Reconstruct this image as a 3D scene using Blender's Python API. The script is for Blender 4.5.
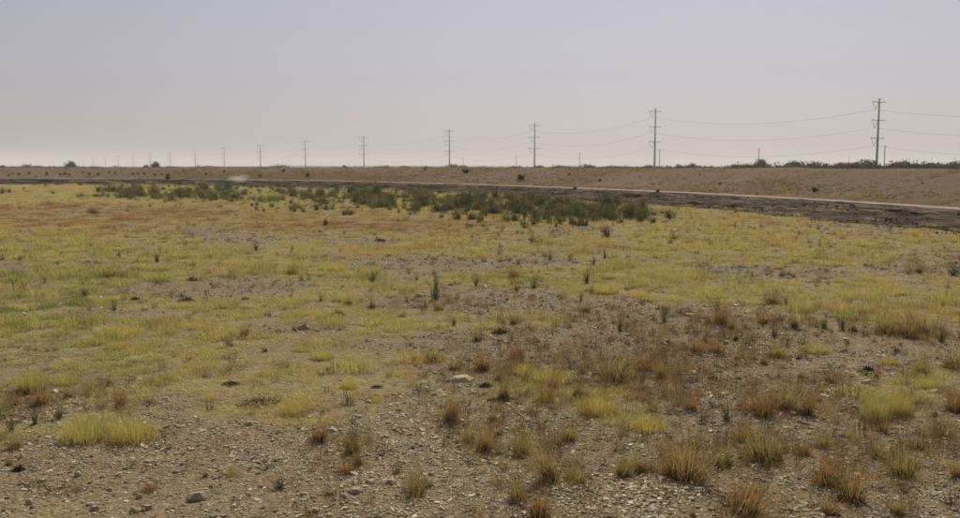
import bpy, math, random
import numpy as np
from mathutils import Vector

random.seed(7)
RNG = np.random.default_rng(11)
R = math.radians
for o in list(bpy.data.objects):
    bpy.data.objects.remove(o)
S = bpy.context.scene
COL = S.collection

# ------------------------------------------------------------------ camera
H, F = 2.4, 900.0                     # eye height; focal length in photo pixels (960 wide)
PITCH = math.atan((259 - 166) / F)
cd = bpy.data.cameras.new('camera')
cd.sensor_width = 36.0
cd.lens = 36.0 * F / 960.0
cd.clip_start, cd.clip_end = 0.1, 30000
cam = bpy.data.objects.new('camera', cd)
COL.objects.link(cam)
cam.location = (0, 0, H)
cam.rotation_euler = (math.pi / 2 - PITCH, 0, 0)
S.camera = cam

# ------------------------------------------------------------------ light
SUN_EL, SUN_AZ = R(50), R(14)         # azimuth measured from +Y (view direction) towards +X
w = bpy.data.worlds.new('World')
S.world = w
w.use_nodes = True
nt = w.node_tree
nt.nodes.clear()
sky = nt.nodes.new('ShaderNodeTexSky')
sky.sky_type = 'NISHITA'
sky.sun_disc = False
sky.sun_elevation = SUN_EL
sky.sun_rotation = SUN_AZ
sky.altitude = 400
sky.air_density = 1.0
sky.dust_density = 2.2
sky.ozone_density = 1.6
hs = nt.nodes.new('ShaderNodeHueSaturation')
hs.inputs['Saturation'].default_value = 0.42
bg = nt.nodes.new('ShaderNodeBackground')
bg.inputs['Strength'].default_value = 0.067
wo = nt.nodes.new('ShaderNodeOutputWorld')
nt.links.new(sky.outputs[0], hs.inputs['Color'])
wb = nt.nodes.new('ShaderNodeMixRGB')        # slight lilac cast of the dusty sky
wb.blend_type = 'MULTIPLY'
wb.inputs[0].default_value = 1.0
wb.inputs[2].default_value = (1.03, 0.962, 1.045, 1)
nt.links.new(hs.outputs[0], wb.inputs[1])
nt.links.new(wb.outputs[0], bg.inputs['Color'])
nt.links.new(bg.outputs[0], wo.inputs['Surface'])
sd = bpy.data.lights.new('sun', 'SUN')
sd.energy = 5.0
sd.angle = R(0.6)
sd.color = (1.0, 0.94, 0.82)
sun = bpy.data.objects.new('sun', sd)
COL.objects.link(sun)
tosun = Vector((math.sin(SUN_AZ) * math.cos(SUN_EL), math.cos(SUN_AZ) * math.cos(SUN_EL), math.sin(SUN_EL)))
sun.rotation_euler = tosun.to_track_quat('Z', 'Y').to_euler()
sun.location = tosun * 60
S.view_settings.view_transform = 'Standard'
S.view_settings.look = 'None'
S.view_settings.gamma = 1.0
S.view_settings.exposure = 0.0
S.view_settings.use_curve_mapping = False
S.render.engine = 'CYCLES'
S.cycles.filter_width = 1.6
S.cycles.max_bounces = 8
S.cycles.volume_bounces = 2
S.cycles.transparent_max_bounces = 8

# ------------------------------------------------------------------ helpers
TAB = RNG.random((256, 256))
def vn(x, y, seed=0):
    x = np.asarray(x, float) + seed * 17.31
    y = np.asarray(y, float) + seed * 5.77
    ix, iy = np.floor(x).astype(int), np.floor(y).astype(int)
    fx, fy = x - ix, y - iy
    fx, fy = fx * fx * (3 - 2 * fx), fy * fy * (3 - 2 * fy)
    a, b = TAB[ix & 255, iy & 255], TAB[(ix + 1) & 255, iy & 255]
    c, d = TAB[ix & 255, (iy + 1) & 255], TAB[(ix + 1) & 255, (iy + 1) & 255]
    return (a * (1 - fx) + b * fx) * (1 - fy) + (c * (1 - fx) + d * fx) * fy
def fbm(x, y, seed=0, octv=4):
    s, a, t = 0.0, 1.0, 0.0
    for k in range(octv):
        s = s + a * vn(x * 2 ** k, y * 2 ** k, seed + k * 3)
        t += a
        a *= 0.5
    return s / t
def sstep(a, b, x):
    t = np.clip((x - a) / (b - a), 0, 1)
    return t * t * (3 - 2 * t)

ca, sa = math.cos(PITCH), math.sin(PITCH)
def proj(x, y, z=0.0):
    dz = z - H
    f = np.maximum(y * ca - dz * sa, 1e-3)
    u = y * sa + dz * ca
    return 480 + F * x / f, 259 - F * u / f
def ray(px, py):
    a, b = (px - 480) / F, (259 - py) / F
    return np.array([a, ca + b * sa, -sa + b * ca])

def mesh_np(name, V, faces, smooth=False):
    me = bpy.data.meshes.new(name)
    me.from_pydata([tuple(v) for v in V] if not isinstance(V, list) else V, [], faces)
    if smooth:
        me.polygons.foreach_set('use_smooth', [True] * len(me.polygons))
    me.update()
    return me
def grid_mesh(name, P, smooth=True):
    """P: (n, m, 3) array of points -> quads"""
    n, m = P.shape[:2]
    me = bpy.data.meshes.new(name)
    me.vertices.add(n * m)
    me.vertices.foreach_set('co', P.reshape(-1).astype(np.float32))
    i = np.arange((n - 1) * (m - 1))
    r, c = i // (m - 1), i % (m - 1)
    q = np.stack([r * m + c, r * m + c + 1, (r + 1) * m + c + 1, (r + 1) * m + c], 1)
    me.loops.add(q.size)
    me.loops.foreach_set('vertex_index', q.reshape(-1).astype(np.int32))
    me.polygons.add(len(q))
    me.polygons.foreach_set('loop_start', np.arange(0, q.size, 4, dtype=np.int32))
    me.polygons.foreach_set('loop_total', np.full(len(q), 4, dtype=np.int32))
    me.polygons.foreach_set('use_smooth', np.full(len(q), smooth))
    me.update(calc_edges=True)
    me.validate()
    return me
def fattr(me, name, vals):
    a = me.attributes.new(name, 'FLOAT', 'POINT')
    a.data.foreach_set('value', np.asarray(vals, np.float32).reshape(-1))

def add(name, me, parent=None, loc=None, rz=0.0, scale=None, mat=None, rot=None):
    o = bpy.data.objects.new(name, me)
    COL.objects.link(o)
    if loc is not None:
        o.location = loc
    o.rotation_euler = rot if rot is not None else (0, 0, rz)
    if scale is not None:
        o.scale = scale if hasattr(scale, '__len__') else (scale,) * 3
    if parent:
        o.parent = parent
    if mat and me is not None and len(me.materials) == 0:
        me.materials.append(mat)
    return o
def tag(o, label, cat, group=None):
    o['label'] = label
    o['category'] = cat
    if group:
        o['group'] = group
    return o
def structure(o):
    o['kind'] = 'structure'
    return o
ORD = ['', 'first', 'second', 'third', 'fourth', 'fifth', 'sixth', 'seventh', 'eighth', 'ninth', 'tenth', 'eleventh',
       'twelfth', 'thirteenth', 'fourteenth', 'fifteenth', 'sixteenth', 'seventeenth', 'eighteenth', 'nineteenth',
       'twentieth', 'twenty-first', 'twenty-second', 'twenty-third', 'twenty-fourth', 'twenty-fifth', 'twenty-sixth',
       'twenty-seventh', 'twenty-eighth', 'twenty-ninth', 'thirtieth', 'thirty-first', 'thirty-second', 'thirty-third',
       'thirty-fourth', 'thirty-fifth', 'thirty-sixth', 'thirty-seventh', 'thirty-eighth', 'thirty-ninth', 'fortieth']

# ------------------------------------------------------------------ materials
class NB:
    def __init__(self, name):
        self.m = bpy.data.materials.new(name)
        self.m.use_nodes = True
        self.t = self.m.node_tree
        self.t.nodes.clear()
        self.out = self.t.nodes.new('ShaderNodeOutputMaterial')
    def n(self, typ, **kw):
        nd = self.t.nodes.new('ShaderNode' + typ)
        for k, v in kw.items():
            if k in nd.inputs:
                s = nd.inputs[k]
                if hasattr(v, 'is_linked') or isinstance(v, bpy.types.NodeSocket):
                    self.t.links.new(v, s)
                else:
                    s.default_value = v
            else:
                setattr(nd, k, v)
        return nd
    def link(self, a, b):
        self.t.links.new(a, b)
    def ramp(self, fac, stops, interp='LINEAR'):
        r = self.n('ValToRGB')
        r.color_ramp.interpolation = interp
        e = r.color_ramp.elements
        while len(e) > 1:
            e.remove(e[0])
        e[0].position = stops[0][0]
        e[0].color = (*stops[0][1], 1)
        for p, c in stops[1:]:
            x = e.new(p)
            x.color = (*c, 1)
        self.link(fac, r.inputs[0])
        return r.outputs[0]
    def mix(self, fac, a, b, mode='MIX'):
        m = self.n('MixRGB', blend_type=mode)
        for s, v in zip(m.inputs, (fac, a, b)):
            if isinstance(v, bpy.types.NodeSocket):
                self.link(v, s)
            elif s.type == 'RGBA':
                s.default_value = (*v, 1)
            else:
                s.default_value = v
        return m.outputs[0]
    def math(self, op, a, b=0.0, clamp=False):
        m = self.n('Math', operation=op, use_clamp=clamp)
        for s, v in zip(m.inputs, (a, b)):
            if isinstance(v, bpy.types.NodeSocket):
                self.link(v, s)
            else:
                s.default_value = v
        return m.outputs[0]
    def noise(self, vec, scale, detail=4, rough=0.55):
        n = self.n('TexNoise')
        n.inputs['Scale'].default_value = scale
        n.inputs['Detail'].default_value = detail
        n.inputs['Roughness'].default_value = rough
        if vec is not None:
            self.link(vec, n.inputs['Vector'])
        return n.outputs['Fac']
    def surf(self, col, rough=0.95, normal=None, spec=0.15):
        b = self.n('BsdfPrincipled')
        b.inputs['Roughness'].default_value = rough
        b.inputs['Specular IOR Level'].default_value = spec
        if isinstance(col, bpy.types.NodeSocket):
            self.link(col, b.inputs['Base Color'])
        else:
            b.inputs['Base Color'].default_value = (*col, 1)
        if normal:
            self.link(normal, b.inputs['Normal'])
        self.link(b.outputs[0], self.out.inputs['Surface'])
        return self.m
    def bump(self, h, strength, dist):
        b = self.n('Bump')
        b.inputs['Strength'].default_value = strength
        b.inputs['Distance'].default_value = dist
        self.link(h, b.inputs['Height'])
        return b.outputs[0]

def leaf_mat(name, stops, instanced=False, transl=0.35, attr='tint'):
    """leaf or dry blade: diffuse with some light passing through; stops run over the tint of each plant"""
    k = NB(name)
    if instanced:
        a = k.n('Attribute', attribute_type='INSTANCER', attribute_name=attr)
        fac = a.outputs['Fac']
    else:
        fac = k.n('ObjectInfo').outputs['Random']
    g = k.n('NewGeometry')
    rnd = k.math('MULTIPLY', k.math('SUBTRACT', g.outputs['Random Per Island'], 0.5), 0.28)
    fac = k.math('ADD', fac, rnd, True)
    c = k.ramp(fac, stops)
    br = k.math('ADD', k.math('MULTIPLY', g.outputs['Random Per Island'], 0.5), 0.75)
    c = k.mix(1.0, c, k.n('CombineColor', Red=br, Green=br, Blue=br).outputs[0], 'MULTIPLY')
    d = k.n('BsdfDiffuse')
    t = k.n('BsdfTranslucent')
    k.link(c, d.inputs['Color'])
    k.link(c, t.inputs['Color'])
    m = k.n('MixShader')
    m.inputs[0].default_value = transl
    k.link(d.outputs[0], m.inputs[1])
    k.link(t.outputs[0], m.inputs[2])
    k.link(m.outputs[0], k.out.inputs['Surface'])
    return k.m

GREEN = (0.19, 0.20, 0.055); OLIVE = (0.46, 0.43, 0.14); YEL = (0.58, 0.49, 0.17); STRAW = (0.52, 0.40, 0.16); RUST = (0.29, 0.17, 0.075); DARK = (0.065, 0.043, 0.024)
M = {}
M['grass'] = leaf_mat('grass_blades', [(0, GREEN), (0.25, OLIVE), (0.5, YEL), (0.75, STRAW), (1, RUST)], True)
M['stubble'] = leaf_mat('dead_stubble', [(0, STRAW), (0.5, RUST), (1, DARK)], True, 0.2)
M['levee_grass'] = leaf_mat('levee_dry_grass', [(0, (0.43, 0.32, 0.13)), (0.5, (0.38, 0.28, 0.125)), (1, (0.24, 0.17, 0.095))], True, 0.25)
M['bunch'] = leaf_mat('bunchgrass_blades', [(0, (0.29, 0.17, 0.06)), (0.3, (0.34, 0.215, 0.08)), (0.65, (0.39, 0.28, 0.11)), (1, (0.37, 0.30, 0.10))])
M['thatch'] = leaf_mat('dead_thatch', [(0, (0.085, 0.055, 0.03)), (1, (0.13, 0.08, 0.04))], False, 0.1)
M['clod'] = leaf_mat('dead_clump', [(0, (0.06, 0.042, 0.027)), (1, (0.11, 0.075, 0.04))], False, 0.1)
M['yellow'] = leaf_mat('yellow_fine_grass', [(0, (0.50, 0.41, 0.11)), (0.5, (0.55, 0.45, 0.13)), (1, (0.47, 0.41, 0.13))], False, 0.4)
M['sprig'] = leaf_mat('sprig_leaves', [(0, (0.16, 0.175, 0.075)), (0.6, (0.22, 0.215, 0.09)), (1, (0.27, 0.225, 0.11))])
M['bush'] = leaf_mat('bush_leaves', [(0, (0.095, 0.105, 0.04)), (0.35, (0.14, 0.145, 0.052)), (0.7, (0.20, 0.18, 0.068)), (1, (0.27, 0.21, 0.095))])
M['scrub'] = leaf_mat('scrub_leaves', [(0, (0.085, 0.09, 0.045)), (1, (0.13, 0.115, 0.06))], True)
M['tree'] = leaf_mat('tree_leaves', [(0, (0.10, 0.125, 0.05)), (1, (0.16, 0.17, 0.065))])
M['levshrub'] = leaf_mat('levee_shrub_leaves', [(0, (0.045, 0.045, 0.024)), (0.7, (0.07, 0.07, 0.028)), (1, (0.09, 0.10, 0.035))])
k = NB('woody_stem'); M['wood'] = k.surf((0.10, 0.075, 0.05))
k = NB('bare_twig'); M['twig'] = k.surf((0.07, 0.055, 0.04))

# ------------------------------------------------------------------ layout of the dyke (plan curve, then cross profile)
CP = np.array([(23, -60), (22.5, -30), (22, 0), (20.8, 18), (18.1, 34), (14.3, 50), (8.6, 63.5), (0.4, 78.5), (-6.8, 88.5), (-14.5, 97),
               (-31, 110), (-64, 119.5), (-120, 123.5), (-200, 126), (-420, 131)], float)
def catmull(P, per):
    out = []
    Q = np.vstack([2 * P[0] - P[1], P, 2 * P[-1] - P[-2]])
    for i in range(1, len(Q) - 2):
        t = np.linspace(0, 1, per, endpoint=False)[:, None]
        a, b, c, d = Q[i - 1], Q[i], Q[i + 1], Q[i + 2]
        out.append(0.5 * (2 * b + (c - a) * t + (2 * a - 5 * b + 4 * c - d) * t ** 2 + (3 * b - a - 3 * c + d) * t ** 3))
    return np.vstack(out + [P[-1:]])
CURVE = catmull(CP, 200)
seg = np.r_[0, np.cumsum(np.hypot(*np.diff(CURVE, axis=0).T))]
step = [0.0]
while step[-1] < seg[-1] - 2:
    p = np.array([np.interp(step[-1], seg, CURVE[:, 0]), np.interp(step[-1], seg, CURVE[:, 1])])
    step.append(step[-1] + max(0.28, 0.006 * np.hypot(*p)))
ST = np.array(step)
CX = np.interp(ST, seg, CURVE[:, 0]); CY = np.interp(ST, seg, CURVE[:, 1])
for _ in range(6):
    CX[1:-1] = (CX[:-2] + CX[1:-1] * 2 + CX[2:]) / 4
    CY[1:-1] = (CY[:-2] + CY[1:-1] * 2 + CY[2:]) / 4
TX, TY = np.gradient(CX), np.gradient(CY)
tl = np.hypot(TX, TY); TX /= tl; TY /= tl
NX, NY = TY, -TX                                  # points away from the field
PROF = np.array([(-1.75, -0.10), (-1.35, 0.03), (-1.0, 0.20), (-0.62, 0.46), (-0.25, 0.68), (0.0, 0.76), (0.4, 0.775), (1.0, 0.78), (1.6, 0.82),
                 (3.2, 1.02), (5.8, 1.45), (8.6, 1.98), (9.4, 2.12), (10.2, 2.17), (13.5, 2.17), (14.6, 2.05), (20.0, 0.4), (22, -0.10)])
def levee_noise(s, off):
    return (fbm(s * 0.9, off * 0.9, 40) - 0.5) * 0.16 + (fbm(s * 0.12, off * 0.15, 41) - 0.5) * 0.20 + (fbm(s * 0.5, off * 0.08, 42, 3) - 0.5) * 0.14
def bank_noise(s, off):
    return (fbm(s * 0.45, off * 4.5, 44, 4) - 0.5) * 0.28 + (fbm(s * 3.1, off * 3.5, 45, 3) - 0.5) * 0.10
def sec(off0, off1, n, fn, amp_end=0.15):
    offs = np.linspace(off0, off1, n)
    base = np.interp(offs, PROF[:, 0], PROF[:, 1])
    P = np.zeros((len(ST), n, 3))
    P[:, :, 0] = CX[:, None] + NX[:, None] * offs
    P[:, :, 1] = CY[:, None] + NY[:, None] * offs
    fade = np.minimum(1, np.minimum(offs - off0, off1 - offs) / (0.12 * (off1 - off0)) + amp_end)
    P[:, :, 2] = base + fn(ST[:, None] + 0 * offs, offs + 0 * ST[:, None]) * fade
    return P, offs
def offset_of(x, y):
    """signed distance across the dyke (negative: field side) and arc length, for points"""
    x, y = np.atleast_1d(x).astype(float), np.atleast_1d(y).astype(float)
    off, arc = np.zeros(len(x)), np.zeros(len(x))
    sub = slice(None, None, 2)
    for i in range(0, len(x), 4000):
        d2 = (x[i:i + 4000, None] - CX[None, sub]) ** 2 + (y[i:i + 4000, None] - CY[None, sub]) ** 2
        j = np.argmin(d2, 1) * 2
        off[i:i + 4000] = (x[i:i + 4000] - CX[j]) * NX[j] + (y[i:i + 4000] - CY[j]) * NY[j]
        arc[i:i + 4000] = ST[j]
    return off, arc
def gz(x, y):
    d = np.hypot(x, y)
    return ((fbm(x * 0.35, y * 0.35, 3) - 0.5) * 0.16 + (fbm(x * 2.2, y * 2.2, 9, 3) - 0.5) * 0.05) * np.clip(d / 6, 0.4, 1)
def terrain(x, y):
    x, y = np.atleast_1d(x).astype(float), np.atleast_1d(y).astype(float)
    off, arc = offset_of(x, y)
    z = gz(x, y)
    on = (off > -1.4) & (off < 21)
    return np.where(on, np.interp(off, PROF[:, 0], PROF[:, 1]), z)
def ground_at(px, py):
    """where the sight line through a photo pixel meets the flat field"""
    r = ray(px, py)
    t = -H / r[2]
    return r[0] * t, r[1] * t
def levee_at(px, py):
    r = ray(px, py)
    ts = np.arange(25, 190, 0.15)
    z = H + r[2] * ts
    hit = np.nonzero(terrain(r[0] * ts, r[1] * ts) > z)[0]
    t = ts[hit[0]] if len(hit) else 120
    return r[0] * t, r[1] * t

# ------------------------------------------------------------------ plant cover of the field, laid out on the ground
# bare (-) and grassy (+) patches: centre x, y, half sizes, strength, given by the photo pixel they are seen at
PATCH = [(170, 293, 80, 8, -1), (215, 283, 34, 7, -1), (18, 268, 30, 6, -1), (86, 265, 24, 4, -1), (120, 312, 45, 3, -.6), (265, 285, 40, 6, -.9),
         (400, 262, 85, 6, -1), (540, 262, 70, 6, -.9), (400, 302, 45, 5, -.9), (470, 294, 60, 10, -1), (240, 238, 40, 4, -.7), (310, 238, 50, 4, -.7),
         (380, 241, 30, 4, -.8), (560, 300, 70, 12, -1), (640, 288, 36, 4, -.8), (625, 263, 26, 4, -.6), (770, 272, 65, 7, -1), (930, 265, 50, 18, -.8),
         (825, 306, 40, 5, -.8), (880, 227, 70, 5, -.9), (215, 234, 34, 10, -.8), (80, 210, 40, 3, -.5), (580, 231, 50, 3, -.7), (700, 205, 60, 2, -.4),
         (640, 320, 110, 18, -1), (560, 345, 150, 26, -.7), (700, 360, 140, 35, -1), (850, 345, 120, 25, -.9), (480, 300, 40, 16, -.8),
         (300, 328, 70, 6, -.8), (385, 345, 40, 6, -.6), (400, 450, 240, 36, -1), (680, 470, 300, 60, -1), (880, 440, 120, 60, -.9),
         (740, 400, 130, 40, -1), (30, 408, 50, 12, -.8), (120, 385, 40, 12, -.5), (165, 420, 40, 20, -.9), (230, 445, 60, 22, -1), (100, 485, 140, 25, -1),
         (300, 378, 130, 34, .26), (250, 410, 110, 12, .35), (400, 412, 60, 10, .25), (330, 428, 130, 12, .3), (480, 400, 60, 14, .3), (450, 400, 60, 20, -.2),
         (600, 408, 62, 20, 1.5), (655, 428, 44, 10, 1.2), (530, 372, 46, 14, 1.2), (505, 397, 36, 10, .7), (892, 398, 44, 24, 1.4), (822, 352, 44, 13, 1.3),
         (800, 364, 60, 9, .9), (935, 384, 24, 14, 1.2), (900, 318, 90, 12, .8), (545, 322, 40, 9, .9), (480, 322, 40, 8, .6), (590, 292, 36, 9, 1.0),
         (290, 416, 42, 9, .9), (268, 400, 45, 6, .5), (780, 300, 60, 8, .6), (350, 390, 22, 5, .8), (100, 430, 20, 8, .4), (900, 505, 70, 16, .38), (645, 305, 30, 6, .5)]
def layout(x, y):
    px, py = proj(x, y)
    wob = (fbm(x * 0.5, y * 0.5, 21) - 0.5)
    qx, qy = px + wob * 50, py + (fbm(x * 0.5, y * 0.5, 27) - 0.5) * (10 + (py - 166) * 0.10)
    base = 0.86 - 0.26 * sstep(330, 425, py) - 0.50 * sstep(422, 470, py)
    base = base - 0.5 * sstep(380, 480, px) * sstep(315, 350, py)
    base = base + 0.07 * sstep(420, 250, px) * sstep(440, 410, py)
    base = np.where(py > 600, 0.06, base)
    c = base
    for (cx, cy, rx, ry, s) in PATCH:
        g = np.exp(-(((qx - cx) / rx) ** 2 + ((qy - cy) / ry) ** 2) ** 1.5)
        c = c + s * g
    c = c + (fbm(x * 1.1, y * 1.1, 33, 5) - 0.5) * 1.5 + (fbm(x * 0.22, y * 0.22, 36, 3) - 0.5) * 0.5
    out = (py < 166)
    c = np.where(out, 0.8, c)
    return np.clip(c, 0, 1), px, py
TH_L = np.array([(100, 195, 4), (170, 195, 5), (240, 194, 6), (290, 195, 8), (350, 198, 9), (420, 202, 9), (480, 205, 9), (540, 209, 9), (600, 212, 8), (640, 214, 6), (700, 214, 3)], float)
def grass_tint(x, y, px, py):
    t = 0.50 + (fbm(x * 0.25, y * 0.25, 51) - 0.5) * 0.45 + (fbm(x * 1.3, y * 1.3, 57) - 0.5) * 0.35
    t = t - 0.20 * sstep(330, 60, px) * sstep(235, 260, py)
    t = t + 0.30 * sstep(201, 207, py) * sstep(238, 230, py) * sstep(560, 470, px)
    t = t + 0.12 * sstep(330, 380, py) * sstep(180, 260, px) * sstep(480, 420, px)
    t = t - 0.05 * sstep(240, 300, py)
    tc, th = np.interp(px, TH_L[:, 0], TH_L[:, 1]), np.interp(px, TH_L[:, 0], TH_L[:, 2])
    t = t - 0.24 * sstep(1.7, 0.5, np.abs(py - tc) / th) * (px > 90) * (px < 690)
    return np.clip(t, 0.05, 0.98)

# ------------------------------------------------------------------ ground sheet
def axis(pos, first, growth, end):
    v, s = [0.0], first
    while v[-1] < end:
        v.append(v[-1] + s)
        s *= growth
    return pos + np.array(v)
xs = axis(0, 0.11, 1.034, 7000)
xs = np.r_[-xs[:0:-1], xs]
ys = axis(4.0, 0.10, 1.026, 7000)
ys = np.r_[4.0 - axis(0, 0.2, 1.25, 400)[:0:-1], ys]
GX, GY = np.meshgrid(xs, ys)
cov, px_, py_ = layout(GX.ravel(), GY.ravel())
GZ = gz(GX, GY)
GZ = GZ * sstep(900, 200, np.hypot(GX, GY))
gm = grid_mesh('ground', np.stack([GX, GY, GZ], 2))
fattr(gm, 'cover', cov)
far = sstep(128, 150, GY.ravel() - 0.05 * np.abs(GX.ravel())) + (GX.ravel() > 45 - 0.35 * np.clip(GY.ravel(), 0, 100))
fattr(gm, 'plain', np.clip(far, 0, 1))
k = NB('dry_gravelly_soil')
geo = k.n('NewGeometry').outputs['Position']
n1 = k.noise(geo, 0.55, 6); n2 = k.noise(geo, 9.0, 5, 0.65); n3 = k.noise(geo, 60.0, 3, 0.6)
soil = k.ramp(n1, [(0.3, (0.215, 0.165, 0.118)), (0.5, (0.26, 0.205, 0.148)), (0.7, (0.305, 0.25, 0.185))])
soil = k.mix(0.55, soil, k.ramp(n2, [(0.32, (0.145, 0.108, 0.078)), (0.52, (0.275, 0.215, 0.155)), (0.72, (0.35, 0.295, 0.225))]))
vor = k.n('TexVoronoi', feature='F1'); vor.inputs['Scale'].default_value = 26; k.link(geo, vor.inputs['Vector'])
chip = k.ramp(k.n('SeparateColor', Color=vor.outputs['Color']).outputs[0], [(0.0, (0.16, 0.12, 0.085)), (0.5, (0.26, 0.21, 0.155)), (1, (0.40, 0.345, 0.27))])
soil = k.mix(0.4, soil, chip)
soil = k.mix(1.0, soil, (0.66, 0.61, 0.475), 'MULTIPLY')
soil = k.mix(k.math('MULTIPLY', k.ramp(k.noise(geo, 1.7, 5, .6), [(0.5, (0, 0, 0)), (0.7, (1, 1, 1))]), 0.45), soil, (0.24, 0.145, 0.075))
litter = k.ramp(n2, [(0.3, (0.11, 0.08, 0.04)), (0.55, (0.22, 0.17, 0.08)), (0.8, (0.34, 0.27, 0.13))])
cv = k.n('Attribute', attribute_name='cover').outputs['Fac']
col = k.mix(k.math('MULTIPLY', cv, 0.8, True), soil, litter)
pl = k.n('Attribute', attribute_name='plain').outputs['Fac']
np_ = k.noise(geo, 0.04, 6, 0.6)
plain = k.ramp(np_, [(0.35, (0.13, 0.115, 0.065)), (0.55, (0.21, 0.165, 0.105)), (0.7, (0.27, 0.21, 0.14))])
col = k.mix(pl, col, plain)
h1 = k.math('ADD', k.math('MULTIPLY', n2, 0.6), k.math('MULTIPLY', n3, 0.25))
h1 = k.math('ADD', h1, k.math('MULTIPLY', vor.outputs['Distance'], -0.5))
gmat = k.surf(col, 0.95, k.bump(h1, 0.9, 0.05))
structure(add('ground', gm, mat=gmat))

# ------------------------------------------------------------------ dyke: dark bank, pale track, levee
P, offs = sec(-1.75, 0.05, 22, bank_noise)
P[:, :, 0] += NX[:, None] * (fbm(ST[:, None] * 0.5, offs[None] * 3, 47) - 0.5) * 0.25
P[:, :, 1] += NY[:, None] * (fbm(ST[:, None] * 0.5, offs[None] * 3, 47) - 0.5) * 0.25
bm_ = grid_mesh('dark_bank', P[:, ::-1], False)
fattr(bm_, 'along', (ST[:, None] + 0 * offs)); fattr(bm_, 'across', (offs[::-1] + 0 * ST[:, None]))
k = NB('dark_dug_earth')
geo = k.n('NewGeometry').outputs['Position']
uv = k.n('CombineXYZ', X=k.math('MULTIPLY', k.n('Attribute', attribute_name='along').outputs['Fac'], 0.12), Y=k.math('MULTIPLY', k.n('Attribute', attribute_name='across').outputs['Fac'], 3.2)).outputs[0]
n1 = k.noise(uv, 2.4, 7, 0.7); n2 = k.noise(geo, 7, 5, 0.7)
c = k.ramp(n1, [(0.38, (0.026, 0.017, 0.010)), (0.5, (0.072, 0.049, 0.030)), (0.60, (0.24, 0.17, 0.105))])
c = k.mix(0.3, c, k.ramp(n2, [(0.3, (0.035, 0.023, 0.015)), (0.6, (0.09, 0.062, 0.041)), (0.8, (0.18, 0.13, 0.09))]))
structure(add('ditch_bank', bm_, mat=k.surf(c, 0.95, k.bump(k.math('ADD', n2, n1), 0.9, 0.12))))
P, offs = sec(0.0, 1.0, 6, lambda s, o: levee_noise(s, o) * 0.25, 0.3)
P[:, 0, 2] -= 0.06
k = NB('pale_track_dust')
geo = k.n('NewGeometry').outputs['Position']
n1 = k.noise(geo, 0.8, 6, 0.6); n2 = k.noise(geo, 14, 4, 0.6)
c = k.mix(0.5, k.ramp(n1, [(0.40, (0.13, 0.10, 0.072)), (0.64, (0.32, 0.265, 0.205))]), k.ramp(n2, [(0.3, (0.19, 0.15, 0.11)), (0.7, (0.36, 0.30, 0.235))]))
structure(add('dirt_track', grid_mesh('dirt_track', P[:, ::-1]), mat=k.surf(c, 0.95, k.bump(n2, 0.6, 0.03))))
P, offs = sec(0.95, 22, 52, levee_noise, 0.3)
lm = grid_mesh('levee', P[:, ::-1])
gold = 0.25 + 0.6 * sstep(190, 225, ST)[:, None] * 0 + np.zeros((len(ST), len(offs)))
k = NB('levee_gravel')
geo = k.n('NewGeometry').outputs['Position']
n1 = k.noise(geo, 0.22, 6, 0.6); n2 = k.noise(geo, 5.5, 5, 0.7); n0 = k.noise(geo, 0.05, 3)
c = k.ramp(n1, [(0.3, (0.13, 0.088, 0.054)), (0.5, (0.16, 0.109, 0.064)), (0.7, (0.195, 0.134, 0.072))])
c = k.mix(0.45, c, k.ramp(n2, [(0.32, (0.055, 0.038, 0.025)), (0.55, (0.15, 0.107, 0.068)), (0.75, (0.29, 0.22, 0.15))]))
c = k.mix(1.0, c, (1.02, 0.98, 0.86), 'MULTIPLY')
c = k.mix(k.ramp(n0, [(0.45, (0, 0, 0)), (0.65, (0.45, 0.45, 0.45))]), c, (0.13, 0.10, 0.078))
structure(add('levee', lm, mat=k.surf(c, 0.95, k.bump(n2, 1.0, 0.22))))

# low dark rise far behind the levee
def rise(name, cx, cy, rx, ry, h, colr, label_mat):
    n, m = 16, 60
    u = np.linspace(-1, 1, m)[None, :]; v = np.linspace(-1, 1, n)[:, None]
    z = h * np.clip(1 - np.abs(u) ** 3, 0, 1) * np.clip(1 - v ** 2, 0, 1) * (0.7 + 0.5 * fbm((u + 2) * 6 + 0 * v, v * 2 + 0 * u, 5)) - 0.2
    X = cx + u * rx + 0 * v; Y = cy + v * ry + 0 * u
    k = NB(label_mat)
    g = k.n('NewGeometry').outputs['Position']
    c = k.ramp(k.noise(g, 0.15, 5), [(0.35, colr), (0.7, tuple(q * 1.8 for q in colr))])
    return structure(add(name, grid_mesh(name, np.stack([X, Y, z], 2)), mat=k.surf(c)))
rise('spoil_hill', -82, 265, 32, 14, 2.6, (0.07, 0.05, 0.04), 'dark_spoil')
rise('low_hill', -160, 1250, 330, 60, 3.2, (0.09, 0.07, 0.055), 'far_scrub_earth')

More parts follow.
